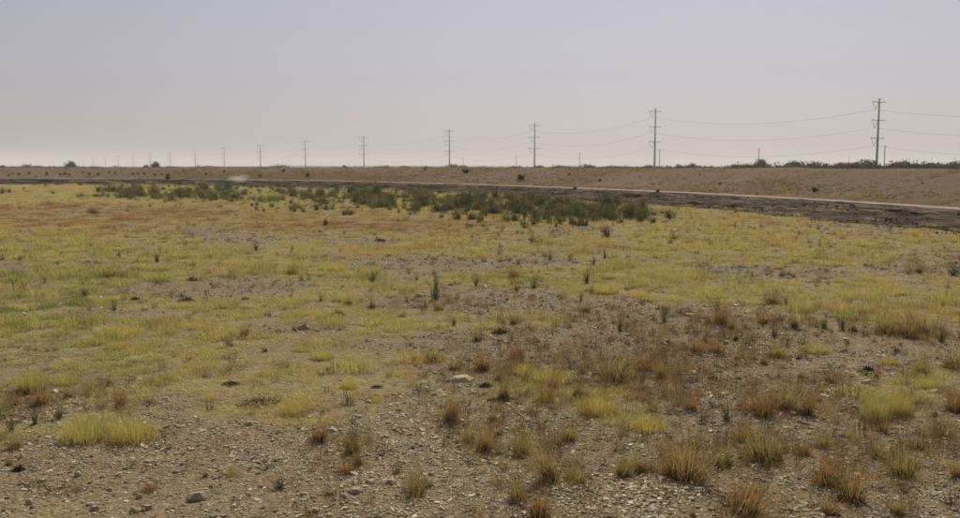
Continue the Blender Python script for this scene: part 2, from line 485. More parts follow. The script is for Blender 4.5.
# ------------------------------------------------------------------ plant and stone shapes
def blades(rng, n, h, base_r, tilt, bend, wid, hvar=0.35, lean=(0, 0), dome=0.0):
    """thin tapering bent blades fanning out of a base; returns verts, faces"""
    V, Fc = [], []
    for i in range(n):
        a = rng.uniform(0, 2 * math.pi)
        rr = base_r * math.sqrt(rng.random())
        az = rng.uniform(0, 2 * math.pi) if rng.random() < 0.35 else a + rng.normal(0, 0.5)
        bx, by = rr * math.cos(a), rr * math.sin(a)
        L = h * (1 - hvar * rng.random()) * (1 - dome * (rr / max(base_r, 1e-6)) ** 2)
        t0 = abs(rng.normal(0, tilt)) * (0.4 + 0.6 * rr / max(base_r, 1e-6))
        t1 = t0 + abs(rng.normal(0, bend))
        dx, dy = math.cos(az), math.sin(az)
        sx, sy = -dy, dx
        p0 = np.array([bx, by, -0.02 * h])
        p1 = p0 + 0.55 * L * np.array([dx * math.sin(t0) + lean[0], dy * math.sin(t0) + lean[1], math.cos(t0)])
        p2 = p1 + 0.45 * L * np.array([dx * math.sin(t1) + lean[0], dy * math.sin(t1) + lean[1], math.cos(t1)])
        w0 = wid * rng.uniform(0.7, 1.2)
        s = np.array([sx, sy, 0]) * w0 * 0.5
        b = len(V)
        V += [p0 - s, p0 + s, p1 - s * 0.8, p1 + s * 0.8, p2]
        Fc += [(b, b + 1, b + 3, b + 2), (b + 2, b + 3, b + 4)]
    return V, Fc
def leafquad(V, Fc, rng, p, size, asp=0.5):
    d = rng.normal(0, 1, 3); d /= np.linalg.norm(d)
    e = np.cross(d, rng.normal(0, 1, 3)); e /= np.linalg.norm(e)
    b = len(V)
    V += [p - d * size * .5, p + e * size * asp * .5, p + d * size * .5, p - e * size * asp * .5]
    Fc.append((b, b + 1, b + 2, b + 3))
def tube(V, Fc, pts, r0, r1, ns=5):
    pts = [np.asarray(p, float) for p in pts]
    prev = None
    for i, p in enumerate(pts):
        d = pts[min(i + 1, len(pts) - 1)] - pts[max(i - 1, 0)]
        d = d / (np.linalg.norm(d) + 1e-9)
        a = np.cross(d, [0.31, 0.95, 0.1]); a /= np.linalg.norm(a)
        b = np.cross(d, a)
        r = r0 + (r1 - r0) * i / (len(pts) - 1)
        base = len(V)
        for q in range(ns):
            t = 2 * math.pi * q / ns
            V.append(p + (a * math.cos(t) + b * math.sin(t)) * r)
        if prev is not None:
            for q in range(ns):
                Fc.append((prev + q, prev + (q + 1) % ns, base + (q + 1) % ns, base + q))
        else:
            Fc.append(tuple(range(base + ns - 1, base - 1, -1)))
        prev = base
    Fc.append(tuple(range(prev, prev + ns)))
def broom(rng, nst, leaves, lean, wid, leaf, asp=0.3, top=0.35, low=0.2):
    """upright many-stemmed plant of unit height: returns leaf mesh data and stem mesh data"""
    LV, LF, SV, SF = [], [], [], []
    for i in range(nst):
        az = rng.uniform(0, 2 * math.pi)
        t = abs(rng.normal(0, lean))
        L = 1.0 - top * rng.random() - 0.25 * min(t, 1)
        p0 = np.array([rng.normal(0, wid * .25), rng.normal(0, wid * .25), -0.03])
        d0 = np.array([math.cos(az) * math.sin(t * .6), math.sin(az) * math.sin(t * .6), math.cos(t * .6)])
        d1 = np.array([math.cos(az) * math.sin(t * 1.2), math.sin(az) * math.sin(t * 1.2), math.cos(t * 1.2)])
        p1 = p0 + d0 * L * .5
        p2 = p1 + d1 * L * .5
        tube(SV, SF, [p0, p1, p2], 0.007, 0.003, 3)
        for q in range(leaves):
            s = low + (1 - low) * rng.random()
            p = p0 + (p1 - p0) * (s * 2) if s < .5 else p1 + (p2 - p1) * (s * 2 - 1)
            p = p + rng.normal(0, 0.035, 3)
            leafquad(LV, LF, rng, p, leaf * rng.uniform(.6, 1.3), asp)
    return LV, LF, SV, SF
def crown(rng, nclump, nleaf, rx, rz, z0, leaf, clump=0.28):
    """uneven leafy crown: leaf faces in clumps through an ellipsoid"""
    V, Fc, cs = [], [], []
    for i in range(nclump):
        u = rng.normal(0, 1, 3); u /= np.linalg.norm(u)
        r = 0.9 * rng.random() ** 0.55
        c = np.array([u[0] * rx * r, u[1] * rx * r, z0 + (u[2] * r * 0.5 + 0.5) * rz])
        cs.append(c)
        cr = clump * rng.uniform(.6, 1.3)
        for q in range(nleaf):
            leafquad(V, Fc, rng, c + np.clip(rng.normal(0, cr * .5, 3), -cr * .75, cr * .75) * np.array([1, 1, .8]), leaf * rng.uniform(.6, 1.4), .6)
    return V, Fc, cs
def stone(rng, flat=0.45, n=3):
    """irregular chipped stone of unit width"""
    V = []
    for zz, sc in ((0, 1.0), (0.55, 0.95), (1.0, 0.62)):
        for q in range(6):
            t = 2 * math.pi * q / 6 + rng.normal(0, 0.18)
            r = 0.5 * sc * rng.uniform(0.72, 1.15)
            V.append(np.array([r * math.cos(t), r * math.sin(t) * 0.75, (zz - 0.35) * flat * rng.uniform(0.8, 1.2)]))
    Fc = [tuple(range(12, 18))]
    for l in (0, 6):
        for q in range(6):
            Fc.append((l + q, l + (q + 1) % 6, l + 6 + (q + 1) % 6, l + 6 + q))
    Fc.append((5, 4, 3, 2, 1, 0))
    return V, Fc
def chip(rng):
    """flat curled flake, unit width"""
    V = []
    th = rng.uniform(0.10, 0.24)
    for zz, sc in ((-0.3, 1.0), (0.7, 0.85)):
        for q in range(5):
            t = 2 * math.pi * q / 5 + rng.normal(0, 0.22)
            r = 0.5 * sc * rng.uniform(0.65, 1.15)
            V.append(np.array([r * math.cos(t), r * math.sin(t) * 0.8, zz * th + 0.15 * r * rng.uniform(-.3, 1)]))
    Fc = [(5, 6, 7, 8, 9)] + [(q, (q + 1) % 5, 5 + (q + 1) % 5, 5 + q) for q in range(5)]
    return V, Fc

def scatter(name, pts, rot, scl, idx, tint, variants, label, cat):
    """one 'stuff' object: variants instanced on points by geometry nodes"""
    me = bpy.data.meshes.new(name)
    n = len(pts)
    me.vertices.add(n)
    me.vertices.foreach_set('co', np.asarray(pts, np.float32).reshape(-1))
    for nm, v, ty in (('rot', rot, 'FLOAT_VECTOR'), ('scl', scl, 'FLOAT_VECTOR')):
        a = me.attributes.new(nm, ty, 'POINT')
        a.data.foreach_set('vector', np.asarray(v, np.float32).reshape(-1))
    a = me.attributes.new('idx', 'INT', 'POINT'); a.data.foreach_set('value', np.asarray(idx, np.int32))
    fattr(me, 'tint', tint)
    o = add(name, me)
    o['kind'] = 'stuff'; o['label'] = label; o['category'] = cat
    src = bpy.data.collections.new(name + '_shapes')
    for i, m in enumerate(variants):
        src.objects.link(bpy.data.objects.new('%s_shape_%02d' % (name, i), m))
    g = bpy.data.node_groups.new(name + '_scatter', 'GeometryNodeTree')
    g.interface.new_socket('Geometry', in_out='INPUT', socket_type='NodeSocketGeometry')
    g.interface.new_socket('Geometry', in_out='OUTPUT', socket_type='NodeSocketGeometry')
    N = g.nodes.new
    gi, go, ip, ci = N('NodeGroupInput'), N('NodeGroupOutput'), N('GeometryNodeInstanceOnPoints'), N('GeometryNodeCollectionInfo')
    ci.inputs['Collection'].default_value = src
    ci.inputs['Separate Children'].default_value = True
    ci.inputs['Reset Children'].default_value = True
    ip.inputs['Pick Instance'].default_value = True
    def na(nm, ty):
        q = N('GeometryNodeInputNamedAttribute'); q.data_type = ty; q.inputs['Name'].default_value = nm
        return q.outputs['Attribute']
    L = g.links.new
    L(gi.outputs[0], ip.inputs['Points'])
    L(ci.outputs[0], ip.inputs['Instance'])
    L(na('idx', 'INT'), ip.inputs['Instance Index'])
    L(na('rot', 'FLOAT_VECTOR'), ip.inputs['Rotation'])
    L(na('scl', 'FLOAT_VECTOR'), ip.inputs['Scale'])
    L(ip.outputs[0], go.inputs[0])
    md = o.modifiers.new('scatter', 'NODES'); md.node_group = g
    return o
def data(name, vf, mat, smooth=False):
    me = mesh_np(name, vf[0], vf[1], smooth)
    me.materials.append(mat)
    return me
def wedge(d0, d1, dens, az=0.67, grow=1.07):
    """points in rings in front of the viewpoint, dens(d) per square metre"""
    X, Y = [], []
    d = d0
    while d < d1:
        e = min(d * grow, d1)
        n = RNG.poisson(max(0, (e * e - d * d) * az * dens(0.5 * (d + e))))
        a = RNG.uniform(-az, az, n); r = np.sqrt(RNG.uniform(d * d, e * e, n))
        X.append(r * np.sin(a)); Y.append(r * np.cos(a))
        d = e
    return np.concatenate(X), np.concatenate(Y)
def zrot(n, tilt=0.0):
    return np.stack([RNG.normal(0, tilt, n) if tilt else np.zeros(n), RNG.normal(0, tilt, n) if tilt else np.zeros(n), RNG.uniform(0, 2 * np.pi, n)], 1)

# ------------------------------------------------------------------ field grass
GV = []
for i in range(8):     # shapes of unit radius, near kind (fine) then far kind (coarser)
    r = np.random.default_rng(100 + i)
    GV.append(data('grass_clump', blades(r, 130, 0.95, 0.9, 0.65, 0.8, 0.020, 0.75), M['grass']))
for i in range(6):
    r = np.random.default_rng(120 + i)
    GV.append(data('grass_clump', blades(r, 110, 0.66, 0.95, 0.65, 0.8, 0.030, 0.75), M['grass']))
for i in range(6):
    r = np.random.default_rng(130 + i)
    GV.append(data('grass_hummock', blades(r, 420, 0.8, 0.85, 0.55, 0.8, 0.016, 0.6, (0, 0), 0.55), M['grass']))
rad = lambda d: 0.10 + 0.0058 * d
x, y = wedge(4.2, 128, lambda d: 2.3 / (math.pi * rad(d) ** 2))
off, arc = offset_of(x, y)
c, px, py = layout(x, y)
d = np.hypot(x, y)
keep = (off < np.where(x < -33, -0.5, -1.0)) & (RNG.random(len(x)) < np.clip((c - 0.26) / 0.5, 0, 1) * (0.82 + 0.18 * sstep(.36, .5, fbm(x * 2.1, y * 2.1, 64, 3))))
x, y, c, px, py, d = [q[keep] for q in (x, y, c, px, py, d)]
n = len(x)
hmul = (0.35 + 0.65 * c) * (0.15 + 4.6 * np.clip(fbm(x * 1.25, y * 1.25, 61, 3) - 0.22, 0, 1) ** 2) * RNG.uniform(0.6, 1.3, n)
hmul = hmul * (1 - 0.42 * sstep(330, 380, py) * sstep(190, 250, px)) * (1 + 0.2 * sstep(0, 1, 0))
hmul = hmul * np.clip(26 / d, 0.5, 1.0) * 0.85
s = rad(d) * RNG.uniform(0.8, 1.25, n)
sc = np.stack([s, s, s * hmul * 1.15], 1)
idx = np.where(d < 22, RNG.integers(0, 8, n), RNG.integers(8, 14, n))
tn = np.clip(grass_tint(x, y, px, py) + RNG.normal(0, .16, n) + .3 * (RNG.random(n) < .10), 0, 1)
# hummocks: taller domed clumps standing out of the carpet
x2, y2 = wedge(4.5, 90, lambda d: 2.6 / (1 + (d / 22.0) ** 1.6))
c2, px2, py2 = layout(x2, y2)
o2, _ = offset_of(x2, y2)
kp = (o2 < -1.6) & (RNG.random(len(x2)) < sstep(.3, .75, c2) * (0.1 + 2.2 * np.clip(fbm(x2 * .5, y2 * .5, 66) - .3, 0, 1)))
x2, y2, px2, py2 = x2[kp], y2[kp], px2[kp], py2[kp]
m2 = len(x2)
s2 = np.minimum(RNG.lognormal(-1.65, .33, m2), .30) * (1 + np.hypot(x2, y2) / 80)
x, y, sc = np.r_[x, x2], np.r_[y, y2], np.r_[sc, np.stack([s2 * 1.15, s2, s2 * RNG.uniform(.55, .95, m2)], 1)]
idx = np.r_[idx, RNG.integers(14, 20, m2)]
tn = np.r_[tn, np.clip(grass_tint(x2, y2, px2, py2) + RNG.normal(.06, .12, m2), 0, 1)]
n = len(x)
fo, _ = offset_of(x, y)
scatter('field_grass', np.stack([x, y, np.where(fo > -1.3, np.interp(fo, PROF[:, 0], PROF[:, 1]), gz(x, y))], 1), zrot(n), sc, idx, tn, GV,
        'low yellow green grass spread in patches across the flat field', 'grass')
print('grass clumps', n)

# dead stubble and weeds on the bare ground
SVv = []
for i in range(6):
    r = np.random.default_rng(140 + i)
    SVv.append(data('stubble_clump', blades(r, 46, 1.0, 0.35, 0.55, 0.5, 0.022, 0.75), M['stubble']))
x, y = wedge(5, 75, lambda d: 44.0 / (1 + (d / 11.0) ** 1.4))
off, arc = offset_of(x, y)
c, px, py = layout(x, y)
d = np.hypot(x, y)
wt = 0.20 + 0.4 * sstep(420, 520, px) * sstep(520, 400, py) + 0.5 * fbm(x * .7, y * .7, 71) ** 2
wt = wt * (0.6 + 0.4 * sstep(0.7, 0.2, c)) * (1 - .6 * sstep(420, 380, px) * sstep(380, 430, py))
keep = (off < -1.4) & (RNG.random(len(x)) < wt)
x, y, px, py, d = [q[keep] for q in (x, y, px, py, d)]
n = len(x)
s = np.minimum(RNG.lognormal(-2.55, 0.45, n), .16) * (1 + d / 65)
mat_ = RNG.random(n) < .4                      # flat dark dead mats among the standing stubble
scatter('dead_stubble', np.stack([x, y, gz(x, y)], 1), zrot(n, .1), np.stack([s * np.where(mat_, 1.7, 1), s * np.where(mat_, 1.4, 1), s * np.where(mat_, .4, RNG.uniform(.6, 1.5, n))], 1),
        RNG.integers(0, 6, n), np.where(mat_, RNG.uniform(.8, 1, n), RNG.random(n)), SVv,
        'small dead brown weeds scattered over the bare gravel', 'weeds')
print('stubble', n)

# thin dry weeds standing in drifts
WV = []
for i in range(8):
    r = np.random.default_rng(160 + i)
    WV.append(data('dry_weed', blades(r, 40, 1.0, 0.45, 0.42, 0.5, 0.013, 0.8), M['stubble']))
DRIFT = [(620, 372, 70, 28, 1), (770, 405, 45, 18, 1), (700, 465, 50, 22, 1), (550, 470, 34, 28, .9), (860, 480, 50, 28, .8), (880, 415, 60, 25, .6), (490, 375, 45, 22, .6), (470, 440, 35, 20, .5),
         (660, 385, 110, 30, .5), (840, 450, 110, 50, .35), (540, 420, 90, 40, .35), (700, 350, 60, 14, .7), (800, 330, 110, 12, .7), (930, 335, 50, 10, .8), (760, 455, 40, 25, .7), (745, 505, 40, 18, .7), (940, 440, 40, 25, .5), (60, 400, 70, 16, .6), (350, 460, 25, 18, .5),
         (590, 325, 90, 10, .5), (440, 305, 40, 8, .6), (930, 268, 40, 8, .5), (650, 405, 40, 12, .5)]
x, y = wedge(5, 45, lambda d: 210.0 / (1 + (d / 9.0) ** 1.5))
px, py = proj(x, y)
wt = 0.03 + 0 * x
for (cx, cy, rx, ry, q) in DRIFT:
    wt = wt + q * np.exp(-((px - cx) / rx) ** 2 - ((py - cy) / ry) ** 2)
wt = wt * (0.25 + 1.5 * fbm(x * 1.6, y * 1.6, 75) ** 2)
off, arc = offset_of(x, y)
keep = (RNG.random(len(x)) < wt) & (off < -1.5)
x, y = x[keep], y[keep]
n = len(x)
d = np.hypot(x, y)
s = np.minimum(RNG.lognormal(-2.1, 0.38, n), .24) * (1 + d / 65)
scatter('dry_weeds', np.stack([x, y, gz(x, y)], 1), zrot(n, .12), np.stack([s * .8, s * .8, s * RNG.uniform(.7, 1.4, n)], 1), RNG.integers(0, 8, n), np.clip(RNG.normal(.5, .24, n), 0, 1), WV,
        'thin rusty dry weeds standing in drifts between the grass tufts', 'weeds')
print('weeds', n)

# ------------------------------------------------------------------ gravel
k = NB('gravel_chips')
g = k.n('Attribute', attribute_type='INSTANCER', attribute_name='tint')
oi = k.n('NewGeometry').outputs['Position']
c = k.ramp(g.outputs['Fac'], [(0, (0.14, 0.108, 0.066)), (0.3, (0.26, 0.213, 0.137)), (0.6, (0.38, 0.325, 0.22)), (0.9, (0.53, 0.46, 0.33)), (1, (0.70, 0.63, 0.49))])
c = k.mix(0.35, c, k.ramp(k.noise(oi, 55, 3), [(0.3, (0.17, 0.13, 0.075)), (0.7, (0.40, 0.335, 0.215))]))
M['chip'] = k.surf(c, 0.9)
CV = [data('chip', chip(np.random.default_rng(200 + i)), M['chip']) for i in range(10)] + [data('pebble', stone(np.random.default_rng(220 + i)), M['chip']) for i in range(8)]
x, y = wedge(4.3, 62, lambda d: 2500.0 if d < 7 else 2500.0 * (7.0 / d) ** 2.0)
off, arc = offset_of(x, y)
c, px, py = layout(x, y)
d = np.hypot(x, y)
rocky = fbm(x * 0.55, y * 0.55, 81)
w_ = sstep(0.65, 0.15, c) * (0.35 + 0.8 * sstep(0.34, 0.5, rocky)) + 0.06
w_ = w_ * (1 - 0.65 * sstep(450, 485, py) * sstep(420, 230, px))
w_ = np.maximum(w_, 0.95 * np.exp(-((px - 640) / 90) ** 2 - ((py - 496) / 20) ** 2))
keep = (off < -1.2) & (RNG.random(len(x)) < w_)
x, y, px, py, d = [q[keep] for q in (x, y, px, py, d)]
n = len(x)
s = RNG.lognormal(-4.15, 0.52, n) * (d / 7).clip(0.85, 6) ** 0.32
s = s * (1 + 0.7 * np.exp(-((px - 640) / 90) ** 2 - ((py - 496) / 22) ** 2))
s = np.minimum(s, np.minimum(0.010 * d, 0.11))
tilt = zrot(n, 0.20)
scatter('gravel', np.stack([x, y, gz(x, y) + s * 0.02], 1), tilt, np.stack([s * RNG.uniform(.8, 1.4, n), s * RNG.uniform(.7, 1.1, n), s * RNG.uniform(.7, 1.3, n)], 1),
        np.where(RNG.random(n) < .82, RNG.integers(0, 10, n), RNG.integers(10, 18, n)), RNG.random(n) ** 1.2, CV, 'pale broken gravel and dried mud flakes on the bare ground', 'gravel')
print('gravel', n)
# stones on the levee
x = []; n = 16000
a = RNG.uniform(0, 260, n); o_ = RNG.uniform(1.3, 10, n)
j = np.searchsorted(ST, a)
x, y = CX[j] + NX[j] * o_, CY[j] + NY[j] * o_
d = np.hypot(x, y)
keep = (y > 15)
x, y, o_, d = x[keep], y[keep], o_[keep], d[keep]; n = len(x)
s = RNG.lognormal(-2.7, .45, n)
scatter('levee_stones', np.stack([x, y, np.interp(o_, PROF[:, 0], PROF[:, 1])], 1), zrot(n, .3), np.stack([s] * 3, 1), RNG.integers(10, 18, n), RNG.random(n) ** 1.6, CV,
        'brown stones scattered over the levee slope', 'stones')
# clods on the dark bank
k = NB('earth_clods')
g = k.n('Attribute', attribute_type='INSTANCER', attribute_name='tint')
M['clods'] = k.surf(k.ramp(g.outputs['Fac'], [(0, (0.05, 0.036, 0.025)), (0.6, (0.085, 0.062, 0.043)), (1, (0.16, 0.12, 0.085))]), 0.95)
CL = [data('clod', stone(np.random.default_rng(240 + i), .7), M['clods']) for i in range(8)]
n = 9000
a = RNG.uniform(60, 230, n); o_ = RNG.uniform(-2.1, -0.15, n)
j = np.searchsorted(ST, a)
s = np.minimum(RNG.lognormal(-3.1, .45, n), .13)
scatter('earth_clods', np.stack([CX[j] + NX[j] * o_, CY[j] + NY[j] * o_, np.maximum(np.interp(o_, PROF[:, 0], PROF[:, 1]), 0)], 1), zrot(n, .3), np.stack([s * 1.3, s, s], 1),
        RNG.integers(0, 8, n), RNG.random(n), CL, 'dark dug earth clods lying on the steep bank', 'clods')
# dry golden grass on the levee
LG = [data('levee_tuft', blades(np.random.default_rng(260 + i), 40, 1.0, 0.8, .45, .5, .07, .6), M['levee_grass']) for i in range(6)]
n = 60000
a = RNG.uniform(40, 400, n); o_ = RNG.uniform(1.2, 12, n)
j = np.minimum(np.searchsorted(ST, a), len(ST) - 1)
x, y = CX[j] + NX[j] * o_, CY[j] + NY[j] * o_
px, py = proj(x, y, 1.2)
wt = 0.16 + 0.85 * sstep(165, 200, px) * sstep(470, 330, px) * sstep(8.5, 4.5, o_) + 0.35 * sstep(3.5, 1.5, o_) * (px > 150) + 0.5 * sstep(.44, .62, fbm(x * .25, y * .25, 91)) * (px > 160)
keep = (RNG.random(n) < wt) & (y > 12)
x, y, o_ = x[keep], y[keep], o_[keep]; n = len(x)
s = RNG.uniform(.05, .16, n) * (0.8 + (y / 160))
scatter('levee_dry_grass', np.stack([x, y, np.interp(o_, PROF[:, 0], PROF[:, 1])], 1), zrot(n), np.stack([s * 1.3, s * 1.3, s * .8], 1), RNG.integers(0, 6, n), RNG.random(n), LG,
        'thin golden dry grass on the levee slope', 'grass')

# far scrub beyond the levee: reads as one dark fringe
FS = [data('scrub_crown', crown(np.random.default_rng(280 + i), 90, 24, .50, .70, .05, .05, .17)[:2], M['scrub']) for i in range(6)]
n = 9000
a = RNG.uniform(-.66, .66, n); d = 150 * np.exp(RNG.uniform(0, 1, n) ** .8 * math.log(20))
x, y = d * np.sin(a), d * np.cos(a)
off, arc = offset_of(x, y)
keep = off > 24
x, y, d = x[keep], y[keep], d[keep]; n = len(x)
s = RNG.lognormal(0.42, .33, n)
n2_ = 800
a = RNG.uniform(95, 330, n2_ * 3); o_ = RNG.uniform(26, 75, n2_ * 3)
kp = vn(a * .09, o_ * 0 + .5, 12) > .52
a, o_ = a[kp], o_[kp]; n2_ = len(a)
j = np.minimum(np.searchsorted(ST, a), len(ST) - 1)
x = np.r_[x, CX[j] + NX[j] * o_]; y = np.r_[y, CY[j] + NY[j] * o_]; s = np.r_[s, RNG.uniform(3.05, 3.7, n2_) * np.where(CX[j] < -5, .88, 1)]
n = len(x)
scatter('far_scrub', np.stack([x, y, 0 * x - .05], 1), zrot(n), np.stack([s * 1.25, s * 1.25, s], 1), RNG.integers(0, 6, n), RNG.random(n), FS,
        'far belt of dark scrub on the plain behind the levee', 'scrub')

# ------------------------------------------------------------------ single plants of the field (photo pixel of the base, height px, width px)
TUFT = [(16, 449, 20, 14), (8, 466, 14, 10), (120, 404, 22, 12), (110, 385, 14, 8), (41, 403, 28, 16), (68, 396, 17, 12), (150, 492, 12, 12), (245, 336, 14, 12),
        (319, 442, 26, 18), (353, 454, 26, 20), (347, 475, 13, 14), (358, 468, 20, 6), (232, 477, 10, 12), (206, 477, 13, 8),
        (451, 424, 32, 18), (469, 443, 23, 14), (484, 452, 30, 18), (521, 460, 28, 22), (551, 486, 46, 28), (416, 500, 34, 16), (429, 492, 14, 10), (517, 505, 24, 18),
        (540, 519, 34, 26), (569, 443, 18, 18), (500, 437, 12, 10), (492, 423, 16, 10), (571, 484, 14, 16),
        (622, 478, 23, 18), (641, 474, 26, 16), (686, 480, 48, 40), (668, 477, 26, 22), (718, 468, 24, 16), (727, 466, 25, 10), (743, 442, 19, 22), (761, 461, 38, 32),
        (745, 514, 40, 34), (693, 517, 14, 10), (691, 411, 17, 16), (764, 418, 30, 22), (579, 487, 16, 18), (597, 442, 8, 8),
        (850, 502, 40, 38), (826, 485, 30, 26), (903, 477, 31, 28), (915, 449, 15, 16), (825, 448, 15, 12), (849, 439, 9, 16), (940, 436, 18, 24), (774, 459, 23, 18),
        (878, 459, 19, 18), (805, 455, 12, 14), (785, 410, 30, 24), (806, 416, 24, 16), (883, 436, 17, 12), (828, 518, 18, 22), (897, 514, 14, 16), (958, 480, 20, 14),
        (954, 414, 24, 20), (431, 361, 18, 16), (414, 361, 12, 10), (455, 368, 12, 14), (482, 369, 22, 18), (517, 357, 20, 14), (498, 378, 12, 10),
        (503, 401, 30, 7), (546, 401, 30, 18), (553, 385, 18, 14), (576, 394, 19, 10), (579, 394, 17, 12), (582, 371, 13, 8), (661, 375, 22, 14), (627, 365, 16, 14),
        (645, 367, 18, 16), (613, 378, 28, 30), (630, 387, 13, 12), (696, 352, 17, 14), (716, 352, 12, 14), (736, 342, 14, 7), (668, 345, 13, 6), (745, 358, 10, 14),
        (764, 363, 11, 10), (649, 410, 10, 12), (732, 332, 14, 7), (688, 369, 9, 14), (720, 326, 28, 12), (763, 326, 16, 12), (795, 330, 20, 5), (906, 337, 22, 22),
        (920, 333, 24, 24), (888, 333, 16, 22), (777, 356, 15, 22), (799, 357, 11, 6), (923, 373, 25, 16), (876, 375, 11, 8), (831, 381, 12, 16), (801, 376, 11, 10),
        (954, 365, 20, 22), (763, 362, 10, 10), (819, 403, 11, 8), (110, 279, 14, 16), (185, 248, 9, 10), (439, 311, 11, 12), (426, 307, 10, 8), (456, 299, 10, 10),
        (417, 278, 9, 8), (407, 299, 10, 8), (350, 304, 14, 6), (372, 307, 16, 6), (254, 271, 8, 8), (260, 271, 8, 6), (292, 274, 14, 12), (514, 276, 12, 12),
        (919, 273, 14, 10), (908, 274, 9, 8), (752, 277, 7, 6), (770, 304, 14, 20), (770, 272, 6, 10), (514, 324, 12, 12), (478, 340, 15, 8), (587, 312, 12, 10)]
CLOD = [(19, 472, 11, 14), (338, 315, 8, 20), (294, 331, 6, 7), (500, 333, 8, 20), (485, 386, 9, 18), (186, 302, 9, 20), (192, 281, 6, 14), (704, 344, 9, 10), (868, 368, 8, 14),
        (853, 332, 10, 12), (713, 378, 7, 12), (265, 404, 7, 60), (230, 385, 6, 22), (377, 388, 5, 16), (135, 300, 7, 12), (245, 298, 5, 10), (30, 391, 12, 30), (380, 241, 5, 14), (402, 316, 4, 12)]
SPRIG = [(157, 263, 15, 10), (160, 252, 9, 6), (85, 296, 13, 12), (114, 312, 13, 10), (119, 257, 9, 8), (61, 256, 7, 7), (256, 250, 11, 10), (292, 250, 8, 6), (372, 281, 17, 14),
         (435, 299, 30, 22), (321, 301, 12, 7), (326, 226, 9, 8), (587, 282, 19, 14), (534, 287, 17, 16), (476, 284, 15, 10), (605, 257, 11, 8), (550, 259, 12, 9),
         (532, 243, 13, 15), (581, 301, 14, 7), (674, 240, 10, 16), (665, 317, 15, 12), (735, 229, 9, 6), (818, 229, 8, 8), (710, 246, 8, 7), (786, 306, 14, 7), (718, 312, 16, 14),
         (953, 276, 17, 20), (936, 256, 6, 5), (664, 325, 18, 12), (620, 333, 20, 8), (842, 330, 24, 12), (774, 338, 22, 10), (824, 329, 17, 12), (942, 341, 18, 18),
         (727, 423, 26, 20), (454, 326, 13, 14), (35, 424, 22, 16), (12, 430, 18, 16), (279, 490, 16, 24), (353, 452, 40, 14), (20, 263, 8, 10), (60, 418, 18, 18), (594, 264, 10, 8), (3, 261, 8, 8)]
YELLOW = [(76, 447, 27, 74), (126, 447, 29, 74), (290, 419, 16, 44), (347, 391, 10, 26), (320, 360, 11, 34), (600, 418, 22, 60), (650, 434, 14, 54), (880, 426, 36, 44), (905, 420, 32, 40),
          (820, 352, 13, 40), (525, 374, 14, 40), (606, 294, 13, 40), (670, 276, 8, 22), (842, 282, 9, 20), (870, 281, 9, 28), (680, 264, 6, 14), (739, 251, 6, 14), (780, 269, 6, 14), (610, 279, 8, 20),
          (25, 392, 26, 44), (155, 382, 10, 26), (115, 352, 10, 34), (140, 352, 9, 24), (300, 352, 8, 26), (375, 404, 8, 20), (935, 390, 16, 30), (545, 404, 14, 30), (205, 402, 8, 26), (893, 362, 9, 26), (60, 385, 12, 40)]
def vary(tagname, base, count, fn):
    return [fn(np.random.default_rng(base + i)) for i in range(count)]
BU = []
for i in range(9):
    rr_ = np.random.default_rng(300 + i)
    BU.append(data('bunchgrass', blades(rr_, int(rr_.integers(130, 280)), 1.1, rr_.uniform(.16, .34), rr_.uniform(.38, .72), rr_.uniform(.3, .7), .012, .9, (rr_.normal(0, .15), rr_.normal(0, .1))), M['bunch']))
BN = [data('thin_bunchgrass', blades(np.random.default_rng(320 + i), 60, 1.05, 0.12, .30, .35, .016, .75, (np.random.default_rng(i).normal(0, .12), 0)), M['bunch']) for i in range(4)]
TH = [data('dead_base', blades(np.random.default_rng(330 + i), 110, 0.36, 0.20, .7, .5, .022, .5), M['thatch']) for i in range(4)]
CLV = [data('dead_clump', blades(np.random.default_rng(340 + i), 320, 1.0, 1.0, .9, .8, .10, .5, (0, 0), .6), M['clod']) for i in range(5)]
YV = [data('yellow_grass_mound', blades(np.random.default_rng(350 + i), 1300, 1.15, 0.80, .75, .6, .010, .85, (0, 0), .40), M['yellow']) for i in range(5)]
YB = [data('mound_dead_base', blades(np.random.default_rng(356 + i), 260, 0.42, 0.95, .9, .6, .016, .6), M['thatch']) for i in range(3)]
SPV = []
for i in range(6):
    lv, lf, sv, sf = broom(np.random.default_rng(360 + i), 24, 26, .5, .2, .05, .3, .65, .12)
    SPV.append((data('sprig_leaves', (lv, lf), M['sprig']), data('sprig_stems', (sv, sf), M['wood'])))

